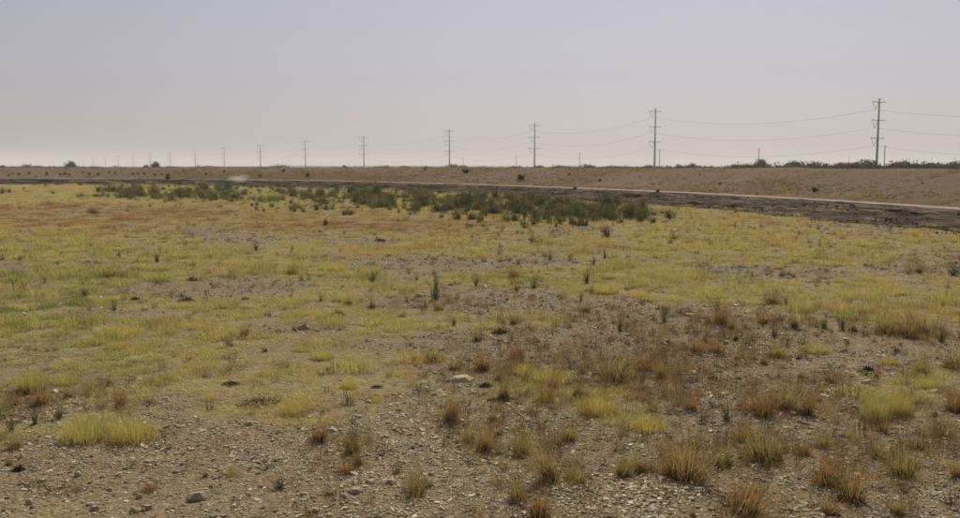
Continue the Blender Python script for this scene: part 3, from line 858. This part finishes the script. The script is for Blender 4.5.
ZONES = [(440, 999, [(0, 250, 'on the left foreground dirt'), (250, 600, 'on the central foreground gravel'), (600, 772, 'on the right foreground gravel'), (772, 999, 'in the bottom right corner')]),
         (380, 440, [(0, 250, 'behind the big yellow mounds at left'), (250, 600, 'before the long pale slab at centre'), (600, 999, 'beside the yellow grass patches at right')]),
         (320, 380, [(0, 420, 'in the thin grass at left'), (420, 600, 'behind the long pale slab at centre'), (600, 740, 'on the stony patch right of centre'), (740, 999, 'on the rocky strip at far right')]),
         (240, 320, [(0, 320, 'in the left mid field'), (320, 600, 'in the central mid field'), (600, 999, 'in the right mid field')]),
         (0, 240, [(0, 999, 'in the far field near the bank')])]
def zone(px, py):
    for a, b, l in ZONES:
        if a <= py < b:
            for c, d, t in l:
                if c <= px < d:
                    return t
    return 'in the far field near the bank'
def label_rows(lst, noun, plural):
    """labels that count plants of one kind from the left inside a named zone of the field"""
    out = {}
    z = {}
    for i, e in enumerate(lst):
        z.setdefault(zone(e[0], e[1]), []).append(i)
    for t, ids in z.items():
        ids.sort(key=lambda i: lst[i][0])
        for q, i in enumerate(ids):
            pos = 'only one' if len(ids) == 1 else 'leftmost' if q == 0 else 'rightmost' if q == len(ids) - 1 else ORD[q + 1] + ' from left'
            e = lst[i]
            out[i] = ('%s, %s %s' % (noun(e), pos, t), plural + ' ' + t)
    return out
def place(px, py):
    x, y = ground_at(px, py)
    z = float(gz(np.array([x]), np.array([y]))[0])
    dep = y * ca - (z - H) * sa
    return x, y, z, dep / F          # metres per photo pixel there

lab = label_rows(TUFT, lambda e: 'tall rust brown bunchgrass' if e[2] >= 28 else 'narrow dry grass tuft' if e[3] <= 8 else 'brown bunchgrass tuft' if e[2] >= 16 else 'low dead brown tuft', 'brown bunchgrass tufts')
LIT = []
for i, (px, py, h, wd) in enumerate(TUFT):
    x, y, z, m = place(px, py)
    hm, wm = h * m * 1.36, wd * m * 1.4
    thin = wd <= 10
    me = BN[i % 4] if thin else BU[int(RNG.integers(0, 9))]
    sxy = min(max(wm / 0.85, hm * .7), hm * 1.8)
    o = add('bunchgrass', me, loc=(x, y, z - .005), rz=RNG.uniform(0, 6.28), scale=(sxy, sxy, hm))
    o.rotation_euler[0], o.rotation_euler[1] = RNG.normal(0, .12), RNG.normal(0, .12)
    tag(o, lab[i][0], 'grass tuft', lab[i][1])
    for q in range(int(RNG.integers(3, 9))):
        a_, r_ = RNG.uniform(0, 6.28), wm * RNG.uniform(.3, 1.3)
        LIT.append((x + r_ * math.cos(a_), y + r_ * math.sin(a_), hm * RNG.uniform(.2, .6)))
    if h >= 11:
        add('dead_base', TH[i % 4], parent=o, rz=RNG.uniform(0, 6))
LIT = np.array(LIT)
n = len(LIT)
scatter('tuft_litter', np.stack([LIT[:, 0], LIT[:, 1], gz(LIT[:, 0], LIT[:, 1])], 1), zrot(n, .35), np.stack([LIT[:, 2] * 1.1, LIT[:, 2] * 1.1, LIT[:, 2]], 1), RNG.integers(0, 8, n), RNG.random(n) * .8, WV,
        'broken dry stalks littering the ground round the tufts', 'litter')
lab = label_rows(CLOD, lambda e: 'flat dark dead plant clump' if e[2] < 8 else 'dark matted dead plant clump', 'dark dead plant clumps')
for i, (px, py, h, wd) in enumerate(CLOD):
    x, y, z, m = place(px, py)
    o = add('dead_plant_clump', CLV[i % 5], loc=(x, y, z - .01), rz=RNG.uniform(0, 6.28), scale=(wd * m * .42, min(wd * m * .42, .3), h * m * 1.0))
    if wd > 25:
        o.rotation_euler[2] = 0
    tag(o, lab[i][0], 'dead plant', lab[i][1])
lab = label_rows(SPRIG, lambda e: 'tall olive green leafy sprig' if e[2] >= 18 else 'small olive green sprig' if e[2] < 11 else 'upright olive green sprig', 'green sprigs')
for i, (px, py, h, wd) in enumerate(SPRIG):
    x, y, z, m = place(px, py)
    hm, wm = h * m * 1.05, wd * m
    e = add('green_sprig', None, loc=(x, y, z), rz=RNG.uniform(0, 6.28), scale=(max(wm * 1.7, hm * .9), max(wm * 1.7, hm * .9), hm * 1.05))
    tag(e, lab[i][0], 'weed', lab[i][1])
    add('leaves', SPV[i % 6][0], parent=e)
    add('stem', SPV[i % 6][1], parent=e)
lab = label_rows(YELLOW, lambda e: 'big bright yellow grass mound' if e[2] >= 20 else 'low yellow grass mound', 'yellow grass mounds')
for i, (px, py, h, wd) in enumerate(YELLOW):
    x, y, z, m = place(px, py)
    o = add('yellow_grass_mound', YV[i % 5], loc=(x, y + wd * m * .3, z - .01), rz=RNG.uniform(0, 6.28), scale=(wd * m * .40, wd * m * .40, h * m * 1.25))
    tag(o, lab[i][0], 'grass mound', lab[i][1])
    if h >= 10:
        add('dead_base', YB[i % 3], parent=o, rz=RNG.uniform(0, 6))

# bare twigs
for (px, py, h, t) in ((14, 290, 11, 'left of the two bare dark twigs in the left grass'), (25, 291, 9, 'right of the two bare dark twigs in the left grass')):
    x, y, z, m = place(px, py)
    V, Fc = [], []
    hm = h * m
    tube(V, Fc, [(0, 0, -.02), (-.1 * hm, 0, .5 * hm), (-.35 * hm, 0, hm)], .012, .005, 4)
    tube(V, Fc, [(-.1 * hm, 0, .5 * hm), (.2 * hm, .05, .95 * hm)], .009, .004, 4)
    tag(add('bare_twig', data('bare_twig', (V, Fc), M['twig']), loc=(x, y, z)), t, 'twig')
x, y, z, m = place(503, 402)
V, Fc = [], []
for a, b in (((-16, 0), (12, 3)), ((-10, 2), (16, 0)), ((4, 2), (12, -1))):
    tube(V, Fc, [(a[0] * m, -.02, .012 + a[1] * m * .3), ((a[0] + b[0]) * .5 * m, .01, .03), (b[0] * m, .02, .012 + max(b[1], 0) * m * .3)], .011, .005, 4)
tag(add('fallen_twigs', data('fallen_twigs', (V, Fc), M['twig']), loc=(x, y, z)), 'dark fallen twigs at the foot of the narrow grass tuft', 'twig')

# ------------------------------------------------------------------ rocks
k = NB('pale_rock')
g = k.n('NewGeometry').outputs['Position']
oi = k.n('ObjectInfo').outputs['Random']
c = k.mix(oi, (0.36, 0.28, 0.18), (0.52, 0.43, 0.30))
c = k.mix(0.5, c, k.ramp(k.noise(g, 26, 5, .65), [(0.3, (0.18, 0.13, 0.08)), (0.5, (0.38, 0.30, 0.20)), (0.75, (0.54, 0.45, 0.31))]))
M['rock'] = k.surf(c, 0.9, k.bump(k.noise(g, 40, 5, .65), .7, .02))
k = NB('white_stone')
M['white'] = k.surf((0.72, 0.68, 0.60), .85)
ROCK = [(198, 503, 23, 10, 'large flat-topped brown rock on the left foreground dirt'), (461, 380, 30, 7, 'long pale slab lying in the grass at centre'), (304, 329, 11, 6, 'pale rock beside a dark clod left of centre'),
        (140, 500, 8, 5, 'small pale stone left of the large foreground rock'), (27, 488, 9, 5, 'pale stone near the lower left edge'), (135, 516, 12, 5, 'flat stone on the bottom edge, left one of a pair'),
        (147, 513, 12, 5, 'flat stone on the bottom edge, right one of a pair'), (78, 479, 8, 5, 'small stone on the dirt below the yellow mounds'), (42, 483, 9, 4, 'flat pale stone among dirt at far left'),
        (356, 498, 17, 6, 'pale angular rock on the central foreground dirt'), (304, 499, 9, 4, 'small pale stone right of the grey weed'), (315, 517, 13, 5, 'pale rock cut by the bottom edge left of centre'),
        (845, 437, 4, 4, 'tiny white pebble beside a dark tuft at lower right'), (66, 283, 5, 3, 'white stone in the left grass, farther one'), (100, 298, 6, 3, 'white stone in the left grass, nearer one'),
        (867, 381, 15, 5, 'flat pale stone below the yellow patch at right'), (935, 393, 15, 5, 'pale slab beside the yellow patch at far right'), (419, 296, 7, 4, 'pale rock left of the tall green sprig'),
        (689, 318, 12, 3, 'pale narrow slab on the right mid gravel'), (436, 299, 6, 4, 'small pale rock under the tall green sprig'), (110, 492, 8, 4, 'rounded dirt-coloured stone left of a dead tuft'),
        (370, 487, 12, 4, 'flat pale stone above the angular rock'), (390, 487, 14, 4, 'thin pale slab right of the angular rock'), (726, 345, 7, 4, 'pale stone amid dead tufts right of centre'),
        (30, 505, 10, 6, 'brown stone at the lower left edge'), (95, 513, 10, 6, 'dark brown stone near the bottom left'), (330, 500, 8, 4, 'small stone between two pale rocks at bottom centre'), (262, 488, 7, 3, 'small stone left of the grey weed')]
for i, (px, py, wd, h, t) in enumerate(ROCK):
    x, y, z, m = place(px, py)
    me = data('rock', stone(np.random.default_rng(400 + i), 1.0), M['white'] if 'white' in t else M['rock'])
    o = add('rock', me, loc=(x, y, z + h * m * .22), rot=(RNG.normal(0, .06), RNG.normal(0, .06), RNG.uniform(-.4, .4)), scale=(wd * m * 1.05, wd * m * .8, h * m * .95))
    tag(o, t, 'rock', 'single rocks on the field')

# ------------------------------------------------------------------ bushes of the green thicket
BV = []
for i in range(8):
    lv, lf, sv, sf = broom(np.random.default_rng(420 + i), 40, 40, .42, .6, .07, .34, .6, .05)
    BV.append((data('bush_crown', (lv, lf), M['bush']), data('bush_stems', (sv, sf), M['wood'])))
def shrub(px, py, h, wd, name, label, cat, group, var, xyz=None, kindset=BV):
    if xyz is None:
        x, y, z, m = place(px, py)
    else:
        x, y, z = xyz
        m = (y * ca - (z - H) * sa) / F
    e = add(name, None, loc=(x, y, z), rz=RNG.uniform(0, 6.28), scale=(wd * m * .9, wd * m * .9, h * m * 1.15))
    tag(e, label, cat, group)
    add('crown', kindset[var % len(kindset)][0], parent=e)
    add('stem', kindset[var % len(kindset)][1], parent=e)
    return e
NAMED = [(3, 194, 8, 9, 'dark green bush cut by the left edge of the field'), (9, 193, 6, 7, 'dark bush second from the left edge of the field'), (24, 190, 4, 5, 'small dark bush in the yellow grass at far left'),
         (99, 192, 8, 11, 'rounded dark bush at the left end of the thicket'), (81, 198, 6, 12, 'low green bush left of the thicket'), (53, 195, 5, 6, 'small green bush alone in the far left grass'),
         (92, 214, 8, 20, 'low wide green bush in the brown grass at left'), (172, 200, 9, 12, 'dark round bush at the near edge of the left thicket'), (188, 199, 8, 14, 'green bush right of the dark round one'),
         (119, 199, 6, 9, 'olive bush just right of the rounded dark bush'), (553, 208, 14, 26, 'darkest wide bush before the bank, left of the big one'), (626, 214, 13, 24, 'big dark green bush at the right end of the thicket'),
         (580, 206, 10, 20, 'green bush between the two darkest bushes'), (505, 210, 12, 24, 'broad olive bush at the centre of the right thicket'), (535, 220, 12, 16, 'dark upright bush before the right thicket'),
         (606, 237, 14, 17, 'dark bush nearest the viewer before the thicket'), (641, 222, 12, 14, 'spiky green bush right of the big dark one'), (653, 223, 9, 11, 'small spiky bush at the far right of the thicket'),
         (585, 226, 10, 14, 'olive bush left of the nearest dark bush'), (560, 224, 9, 13, 'faded olive bush in front of the thicket centre'), (478, 212, 13, 18, 'brown green bush at the left of the right thicket'),
         (448, 210, 11, 16, 'upright olive bush below the long thicket'), (326, 226, 8, 8, 'single green bush in the brown grass band'), (57, 186, 4, 5, 'tiny dark bush near the far bank at left'), (86, 184, 6, 6, 'dark bush in the pale grass near the far left bank')]
for i, (px, py, h, wd, t) in enumerate(NAMED):
    shrub(px, py, h, wd, 'bush', t, 'bush', 'bushes of the green thicket', i)
cnt = 0
while cnt < 240:
    px = RNG.uniform(105, 700)
    if RNG.random() < sstep(560, 700, px):
        continue
    cy, hw = np.interp(px, TH_L[:, 0], TH_L[:, 1]), np.interp(px, TH_L[:, 0], TH_L[:, 2])
    py = cy + RNG.uniform(-1, 1) * hw
    if vn(px * .05, py * .25, 5) * .6 + .4 * vn(px * .16, py * .6, 8) < .33:
        continue
    dd = H * F / (py - 166)
    hm = min(RNG.lognormal(-.62, .35), 1.15)
    hp = hm * F / dd
    where = 'left' if px < 240 else 'middle' if px < 430 else 'right'
    shrub(px, py, hp, hp * RNG.uniform(1.2, 2.0), 'bush', 'dark green bush packed into the %s stretch of the thicket' % where, 'bush', 'packed thicket bushes, %s stretch' % where, cnt)
    cnt += 1
# low green growth filling the thicket between its bushes
UM = leaf_mat('undergrowth_leaves', [(0, (0.11, 0.12, 0.044)), (1, (0.20, 0.175, 0.065))], True)
UV_ = [data('undergrowth', broom(np.random.default_rng(440 + i), 16, 22, .55, .6, .11, .4, .6, .05)[:2], UM) for i in range(6)]
n = 1900
px = RNG.uniform(90, 665, n)
py = np.interp(px, TH_L[:, 0], TH_L[:, 1]) + RNG.normal(0, .75, n) * np.interp(px, TH_L[:, 0], TH_L[:, 2])
gp = np.array([ground_at(a, max(b, 183)) for a, b in zip(px, py)])
keep = (vn(px * .05, py * .25, 5) * .6 + .4 * vn(px * .16, py * .6, 8) > RNG.uniform(.26, .55, n)) & (offset_of(gp[:, 0], gp[:, 1])[0] < -2) & (RNG.random(n) > sstep(560, 680, px)) & (RNG.random(n) > .7 * sstep(180, 90, px))
gp = gp[keep]; n = len(gp)
s = RNG.uniform(.16, .5, n)
scatter('thicket_undergrowth', np.stack([gp[:, 0], gp[:, 1], gz(gp[:, 0], gp[:, 1])], 1), zrot(n), np.stack([s * 1.5, s * 1.5, s], 1), RNG.integers(0, 6, n), RNG.random(n), UV_,
        'low olive green growth filling the thicket between its bushes', 'undergrowth')
# small bushes dotted in the grass by the far bank
for i in range(40):
    px, py = RNG.uniform(2, 300), RNG.uniform(182, 187.5)
    shrub(px, py, RNG.uniform(2.5, 4.5), RNG.uniform(3, 7), 'bush', 'tiny dark bush dotted in the yellow grass by the far bank', 'bush', 'tiny bushes by the far bank', i)
# looser olive bushes in front of the thicket
for i in range(46):
    px, py = RNG.uniform(250, 600), 0
    py = np.interp(px, [250, 420, 600], [203, 211, 222]) + RNG.uniform(-2, 9)
    hp = RNG.uniform(.25, .5) * F / (H * F / (py - 166))
    shrub(px, py, hp, hp * RNG.uniform(.9, 1.5), 'bush', 'small loose olive bush in the brown grass before the thicket', 'bush', 'loose bushes before the thicket', i)

# ------------------------------------------------------------------ shrubs on the levee
LSV = []
for i in range(6):
    lv, lf, sv, sf = broom(np.random.default_rng(460 + i), 34, 40, .55, .45, .11, .6, .4, .1)
    LSV.append((data('levee_shrub_crown', (lv, lf), M['levshrub']), data('levee_shrub_stems', (sv, sf), M['wood'])))
LEV = [(521, 180, 7, 10), (600, 182, 4, 4), (575, 189, 2.5, 6), (658, 192, 3, 5), (815, 192, 6, 9), (856, 169, 4, 3), (466, 173, 5, 10), (308, 177, 5, 6), (284, 171.5, 3, 4), (260, 178, 5, 4),
       (47, 175.5, 4.5, 4), (29, 174, 2.5, 3), (19, 175, 2.5, 4), (13, 174, 2, 3), (9, 176.5, 2.5, 3), (36, 177, 2, 3), (60, 175, 2.5, 4), (65, 174.5, 3, 4), (69, 175, 2, 3), (89, 175, 2.5, 4), (98, 175, 2.5, 4),
       (109, 173, 2.5, 3), (115, 174, 2.5, 3), (83, 173, 2, 3), (133, 174.5, 2.5, 3), (138, 174.5, 2.5, 3), (144, 174.5, 2.5, 4), (155, 175.5, 2.5, 3), (162, 174.5, 2, 3), (206, 175, 3, 3.5), (224, 172, 2.5, 4), (221, 177, 1.5, 2.5),
       (168, 179, 6, 7), (720, 184, 2, 4), (700, 176, 2, 4), (758, 180, 2, 4), (640, 178, 2, 4), (425, 170.5, 3, 4), (497, 188, 2, 3)]
srt = sorted(range(len(LEV)), key=lambda i: LEV[i][0])
for q, i in enumerate(srt):
    px, py, h, wd = LEV[i]
    x, y = levee_at(px, py)
    z = float(terrain(x, y)[0])
    lb = {521: 'dark round shrub on the levee slope right of centre', 815: 'green low shrub low on the right levee slope', 466: 'dark shrub near the levee top at centre', 308: 'yellowish shrub on the golden levee slope',
          856: 'small dark upright shrub on the levee top at right', 168: 'pale yellow green bush at the foot of the left levee', 47: 'largest dark shrub on the far left levee'}.get(px)
    if not lb:
        lb = 'small dark shrub on the levee slope, %s of those from the left' % ORD[q + 1]
    shrub(px, py, h, wd, 'levee_shrub', lb, 'shrub', 'shrubs on the levee', i, (x, y, z - .03), LSV)

# ------------------------------------------------------------------ trees behind the levee
def tree(px, ptop, wd, dist, label, seed, group='trees behind the levee'):
    x = (px - 480) / F * dist * 1.0
    y = dist
    top = H + (166 - ptop) / F * dist
    wm = wd * dist / F
    r = np.random.default_rng(seed)
    e = add('desert_tree', None, loc=(x, y, 0))
    tag(e, label, 'tree', group)
    V, Fc, cs = crown(r, 170, 34, wm * .44, top * .85, top * .12, .05 * top, .15 * top)
    add('crown', data('tree_crown', (V, Fc), M['tree']), parent=e)
    V, Fc = [], []
    for q in range(3):
        a = q * 2.1 + r.uniform(0, 1)
        tube(V, Fc, [(math.cos(a) * .08, math.sin(a) * .08, -.1), (math.cos(a) * wm * .1, math.sin(a) * wm * .1, top * .3), (math.cos(a) * wm * .28, math.sin(a) * wm * .28, top * .7)], .035 * top, .012 * top, 5)
    for c in cs[:8]:
        tube(V, Fc, [(0, 0, top * .15), c * .6 + np.array([0, 0, top * .08]), c], .014 * top, .006 * top, 4)
    add('trunk', data('tree_trunk', (V, Fc), M['wood']), parent=e)
TREES = [(72, 160, 13, 210, 'lone round tree on the skyline at far left'), (157, 161, 10, 230, 'dark tree on the left skyline, right of the lone round one'), (148, 164, 10, 235, 'low tree beside the dark one on the left skyline'),
         (759, 158.5, 20, 130, 'rounded green tree between the two nearest pole lines'), (792, 160, 24, 132, 'low spreading tree right of the rounded green one'), (862, 158.5, 34, 120, 'widest green tree at the foot of the nearest steel pole'),
         (838, 161.5, 16, 125, 'low tree left of the widest one by the nearest pole'), (899, 159.5, 24, 122, 'bushy tree just right of the nearest steel pole'), (925, 162.5, 24, 124, 'low hedge-like tree second from the right edge'),
         (951, 160.5, 20, 120, 'tree cut by the right edge behind the levee'), (588, 162.5, 20, 170, 'low green tree behind the levee by a wooden pole'), (558, 164, 22, 180, 'low tree left of the green one at centre right'),
         (540, 164.5, 14, 185, 'low dark tree at the foot of the third steel pole'), (691, 162.5, 18, 150, 'small green tree right of the second steel pole'), (677, 163.5, 12, 155, 'tiny tree between the second pole and small green tree'),
         (615, 164.5, 18, 170, 'flat low tree between second and third steel poles'), (735, 163.5, 22, 140, 'low scrubby tree left of the rounded green one'), (815, 163.5, 18, 132, 'low scrubby tree right of the low spreading one'), (345, 164.5, 6, 260, 'tiny dark tree left of the fifth steel pole'), (427, 164.8, 8, 260, 'tiny tree left of the fourth steel pole'),
         (5, 164.5, 8, 240, 'low tree at the left edge of the skyline'), (30, 165, 9, 240, 'second low tree from the left skyline edge')]
for i, t in enumerate(TREES):
    tree(*t, 500 + i)

# ------------------------------------------------------------------ steel transmission line
k = NB('weathered_steel'); M['steel'] = k.surf((0.05, 0.047, 0.05), .7, None, .3)
k = NB('insulator'); M['insul'] = k.surf((0.13, 0.13, 0.135), .5)
k = NB('wire'); M['wire'] = k.surf((0.13, 0.13, 0.135), .6)
k = NB('old_pole_wood'); M['pole'] = k.surf((0.09, 0.075, 0.065), .9)
STEEL = [(1285, 83), (876.5, 100), (654.5, 109.5), (534.5, 124), (449.5, 130), (364, 136.5), (305.5, 141), (260.5, 145), (224.5, 147.5), (195.5, 150), (170.5, 152), (150.5, 153), (133.5, 154.5), (118.5, 155.5), (105.5, 157),
         (93.5, 157.5), (83.5, 158.5), (53, 160.5), (24, 161.5)]
ARMD = np.array([-0.84, -0.54, 0]); LINE = np.array([-0.54, 0.84, 0])
def prism(V, Fc, a, b, r0, r1, ns=8):
    tube(V, Fc, [a, b], r0, r1, ns)
ATT = []
names = ['beyond the right edge of the view', 'nearest and tallest, at far right', 'second nearest, right of centre'] + [ORD[i] + ' nearest in the receding line' for i in range(3, 20)]
UNIT_H = 31.0
def pole_parts():
    V, Fc = [], []
    prism(V, Fc, (0, 0, -1), (0, 0, 31), .62, .30, 12)
    shaft = data('shaft', (V, Fc), M['steel'], False)
    V, Fc = [], []
    tube(V, Fc, [ARMD * 5.3 + np.array([0, 0, .25]), ARMD * .2, -ARMD * .2, -ARMD * 5.0 + np.array([0, 0, .25])], .16, .16, 6)
    arm = data('crossarm', (V, Fc), M['steel'])
    V, Fc = [], []
    tube(V, Fc, [ARMD * 2.2 + np.array([0, 0, .3]), (0, 0, 0), -ARMD * 2.2 + np.array([0, 0, .3])], .09, .09, 5)
    peak = data('ground_wire_arm', (V, Fc), M['steel'])
    V, Fc = [], []
    bot = ARMD * 2.75 + np.array([0, 0, -3.5])
    tube(V, Fc, [ARMD * 5.1 + np.array([0, 0, .1]), bot], .10, .10, 5)
    tube(V, Fc, [ARMD * .5, bot], .10, .10, 5)
    ins = data('insulator_string', (V, Fc), M['insul'])
    return shaft, arm, peak, ins, bot
SH, AR, PK, INS, BOT = pole_parts()
for i, (px, ptop) in enumerate(STEEL):
    dist = 413000 / (px + 100)
    if px == 53: dist = 2620
    if px == 24: dist = 3150
    x = (px - 480) / F * dist * (ca + 0.0)
    hgt = H + (166 - ptop) / F * dist * 1.005
    e = add('transmission_pole', None, loc=(x, dist, 0))
    tag(e, 'steel transmission pole with three crossarms, ' + names[i], 'power pole', 'steel transmission poles in a receding line')
    sz = hgt / UNIT_H
    add('shaft', SH, parent=e, scale=(1, 1, sz))
    add('ground_wire_arm', PK, parent=e, loc=(0, 0, hgt - .3))
    at = []
    for q, fr in enumerate((1.6, 9.3, 16.9)):
        za = hgt - fr * sz
        a = add('crossarm', AR, parent=e, loc=(0, 0, za))
        add('insulator_string', INS, parent=a)
        at.append(np.array([x, dist, za]) + BOT)
    ATT.append(at)
for q, nm in enumerate(('upper', 'middle', 'lower')):
    V, Fc = [], []
    pts = []
    for i in range(len(ATT) - 3):
        a, b = ATT[i][q], ATT[i + 1][q]
        for t in np.linspace(0, 1, 14, endpoint=False):
            p = a * (1 - t) + b * t
            p = p - np.array([0, 0, 5.2 * 4 * t * (1 - t)])
            pts.append(p)
    pts.append(ATT[len(ATT) - 3][q])
    tube(V, Fc, pts, .042, .042, 4)
    o = add('power_cable', data('power_cable', (V, Fc), M['wire']))
    tag(o, '%s of the three sagging cables strung between the steel poles' % nm, 'cable', 'cables of the steel pole line')

# older wooden line, shorter poles farther behind
WOOD = [(882, 145.5), (757, 148.5), (847, 156.5), (658.5, 150), (579, 153), (516, 155.5), (463.5, 158), (422, 159.5), (382, 160.5), (350, 161), (322, 161.5), (929, 157), (907, 157.5), (952, 157)]
V, Fc = [], []
prism(V, Fc, (0, 0, -1), (0, 0, 12), .21, .15, 8)
WP = data('pole_shaft', (V, Fc), M['pole'])
V, Fc = [], []
tube(V, Fc, [ARMD * 1.3, -ARMD * 1.3], .09, .09, 4)
WA = data('pole_crossarm', (V, Fc), M['pole'])
srt = sorted(WOOD, key=lambda e: -e[0])
for q, (px, ptop) in enumerate(srt):
    hp = 166 - ptop
    dist = 10.5 * F / hp
    x = (px - 480) / F * dist
    e = add('wooden_pole', None, loc=(x, dist, 0), scale=(1.3, 1.3, (10.5 + H) / 12))
    tag(e, 'short thin wooden utility pole on the skyline, ' + ('rightmost' if q == 0 else 'leftmost' if q == len(srt) - 1 else ORD[q + 1] + ' from the right'), 'utility pole', 'short wooden poles on the skyline')
    add('shaft', WP, parent=e)
    add('crossarm', WA, parent=e, loc=(0, 0, 11.6))

# ------------------------------------------------------------------ air
def box(name, lo, hi, mat):
    V = [(x, y, z) for x in (lo[0], hi[0]) for y in (lo[1], hi[1]) for z in (lo[2], hi[2])]
    Fc = [(0, 1, 3, 2), (4, 6, 7, 5), (0, 4, 5, 1), (2, 3, 7, 6), (0, 2, 6, 4), (1, 5, 7, 3)]
    me = mesh_np(name, V, Fc)
    me.materials.append(mat)
    return add(name, me)
k = NB('dusty_air')
v = k.n('VolumePrincipled')
v.inputs['Color'].default_value = (0.985, 0.975, 0.98, 1)
v.inputs['Density'].default_value = 0.00043
v.inputs['Anisotropy'].default_value = 0.0
k.link(v.outputs[0], k.out.inputs['Volume'])
hz = box('haze', (-7600, -900, -1.6), (7600, 7600, 48), k.m)
hz['kind'] = 'stuff'; hz['label'] = 'pale dusty haze filling the air over the plain'; hz['category'] = 'haze'

# dust hanging over the track at the far bend
k = NB('track_dust')
v = k.n('VolumePrincipled')
v.inputs['Color'].default_value = (0.95, 0.92, 0.87, 1)
v.inputs['Density'].default_value = 0.27
k.link(v.outputs[0], k.out.inputs['Volume'])
x, y = levee_at(239, 179.5)
V, Fc = [], []
r = np.random.default_rng(3)
nu, nv = 18, 9
for j in range(nv + 1):
    ph = math.pi * j / nv
    for i in range(nu):
        th = 2 * math.pi * i / nu
        q = 1 + .25 * math.sin(3 * th + 1) * math.sin(ph * 2) + .18 * math.cos(5 * th + 3 * ph)
        V.append((1.6 * q * math.sin(ph) * math.cos(th) + .5, 0.9 * q * math.sin(ph) * math.sin(th), (.40 + .22 * math.cos(th) * math.sin(ph)) * math.cos(ph) * q + .35 + .15 * math.cos(th) * math.sin(ph)))
for j in range(nv):
    for i in range(nu):
        Fc.append(((j + 1) * nu + i, (j + 1) * nu + (i + 1) % nu, j * nu + (i + 1) % nu, j * nu + i))
me = mesh_np('dust_cloud', V, Fc, True)
me.materials.append(k.m)
o = add('dust_cloud', me, loc=(x, y - 2.2, .55), rz=-.5)
o['kind'] = 'stuff'; o['label'] = 'pale dust cloud hanging over the far bend of the bank'; o['category'] = 'dust'
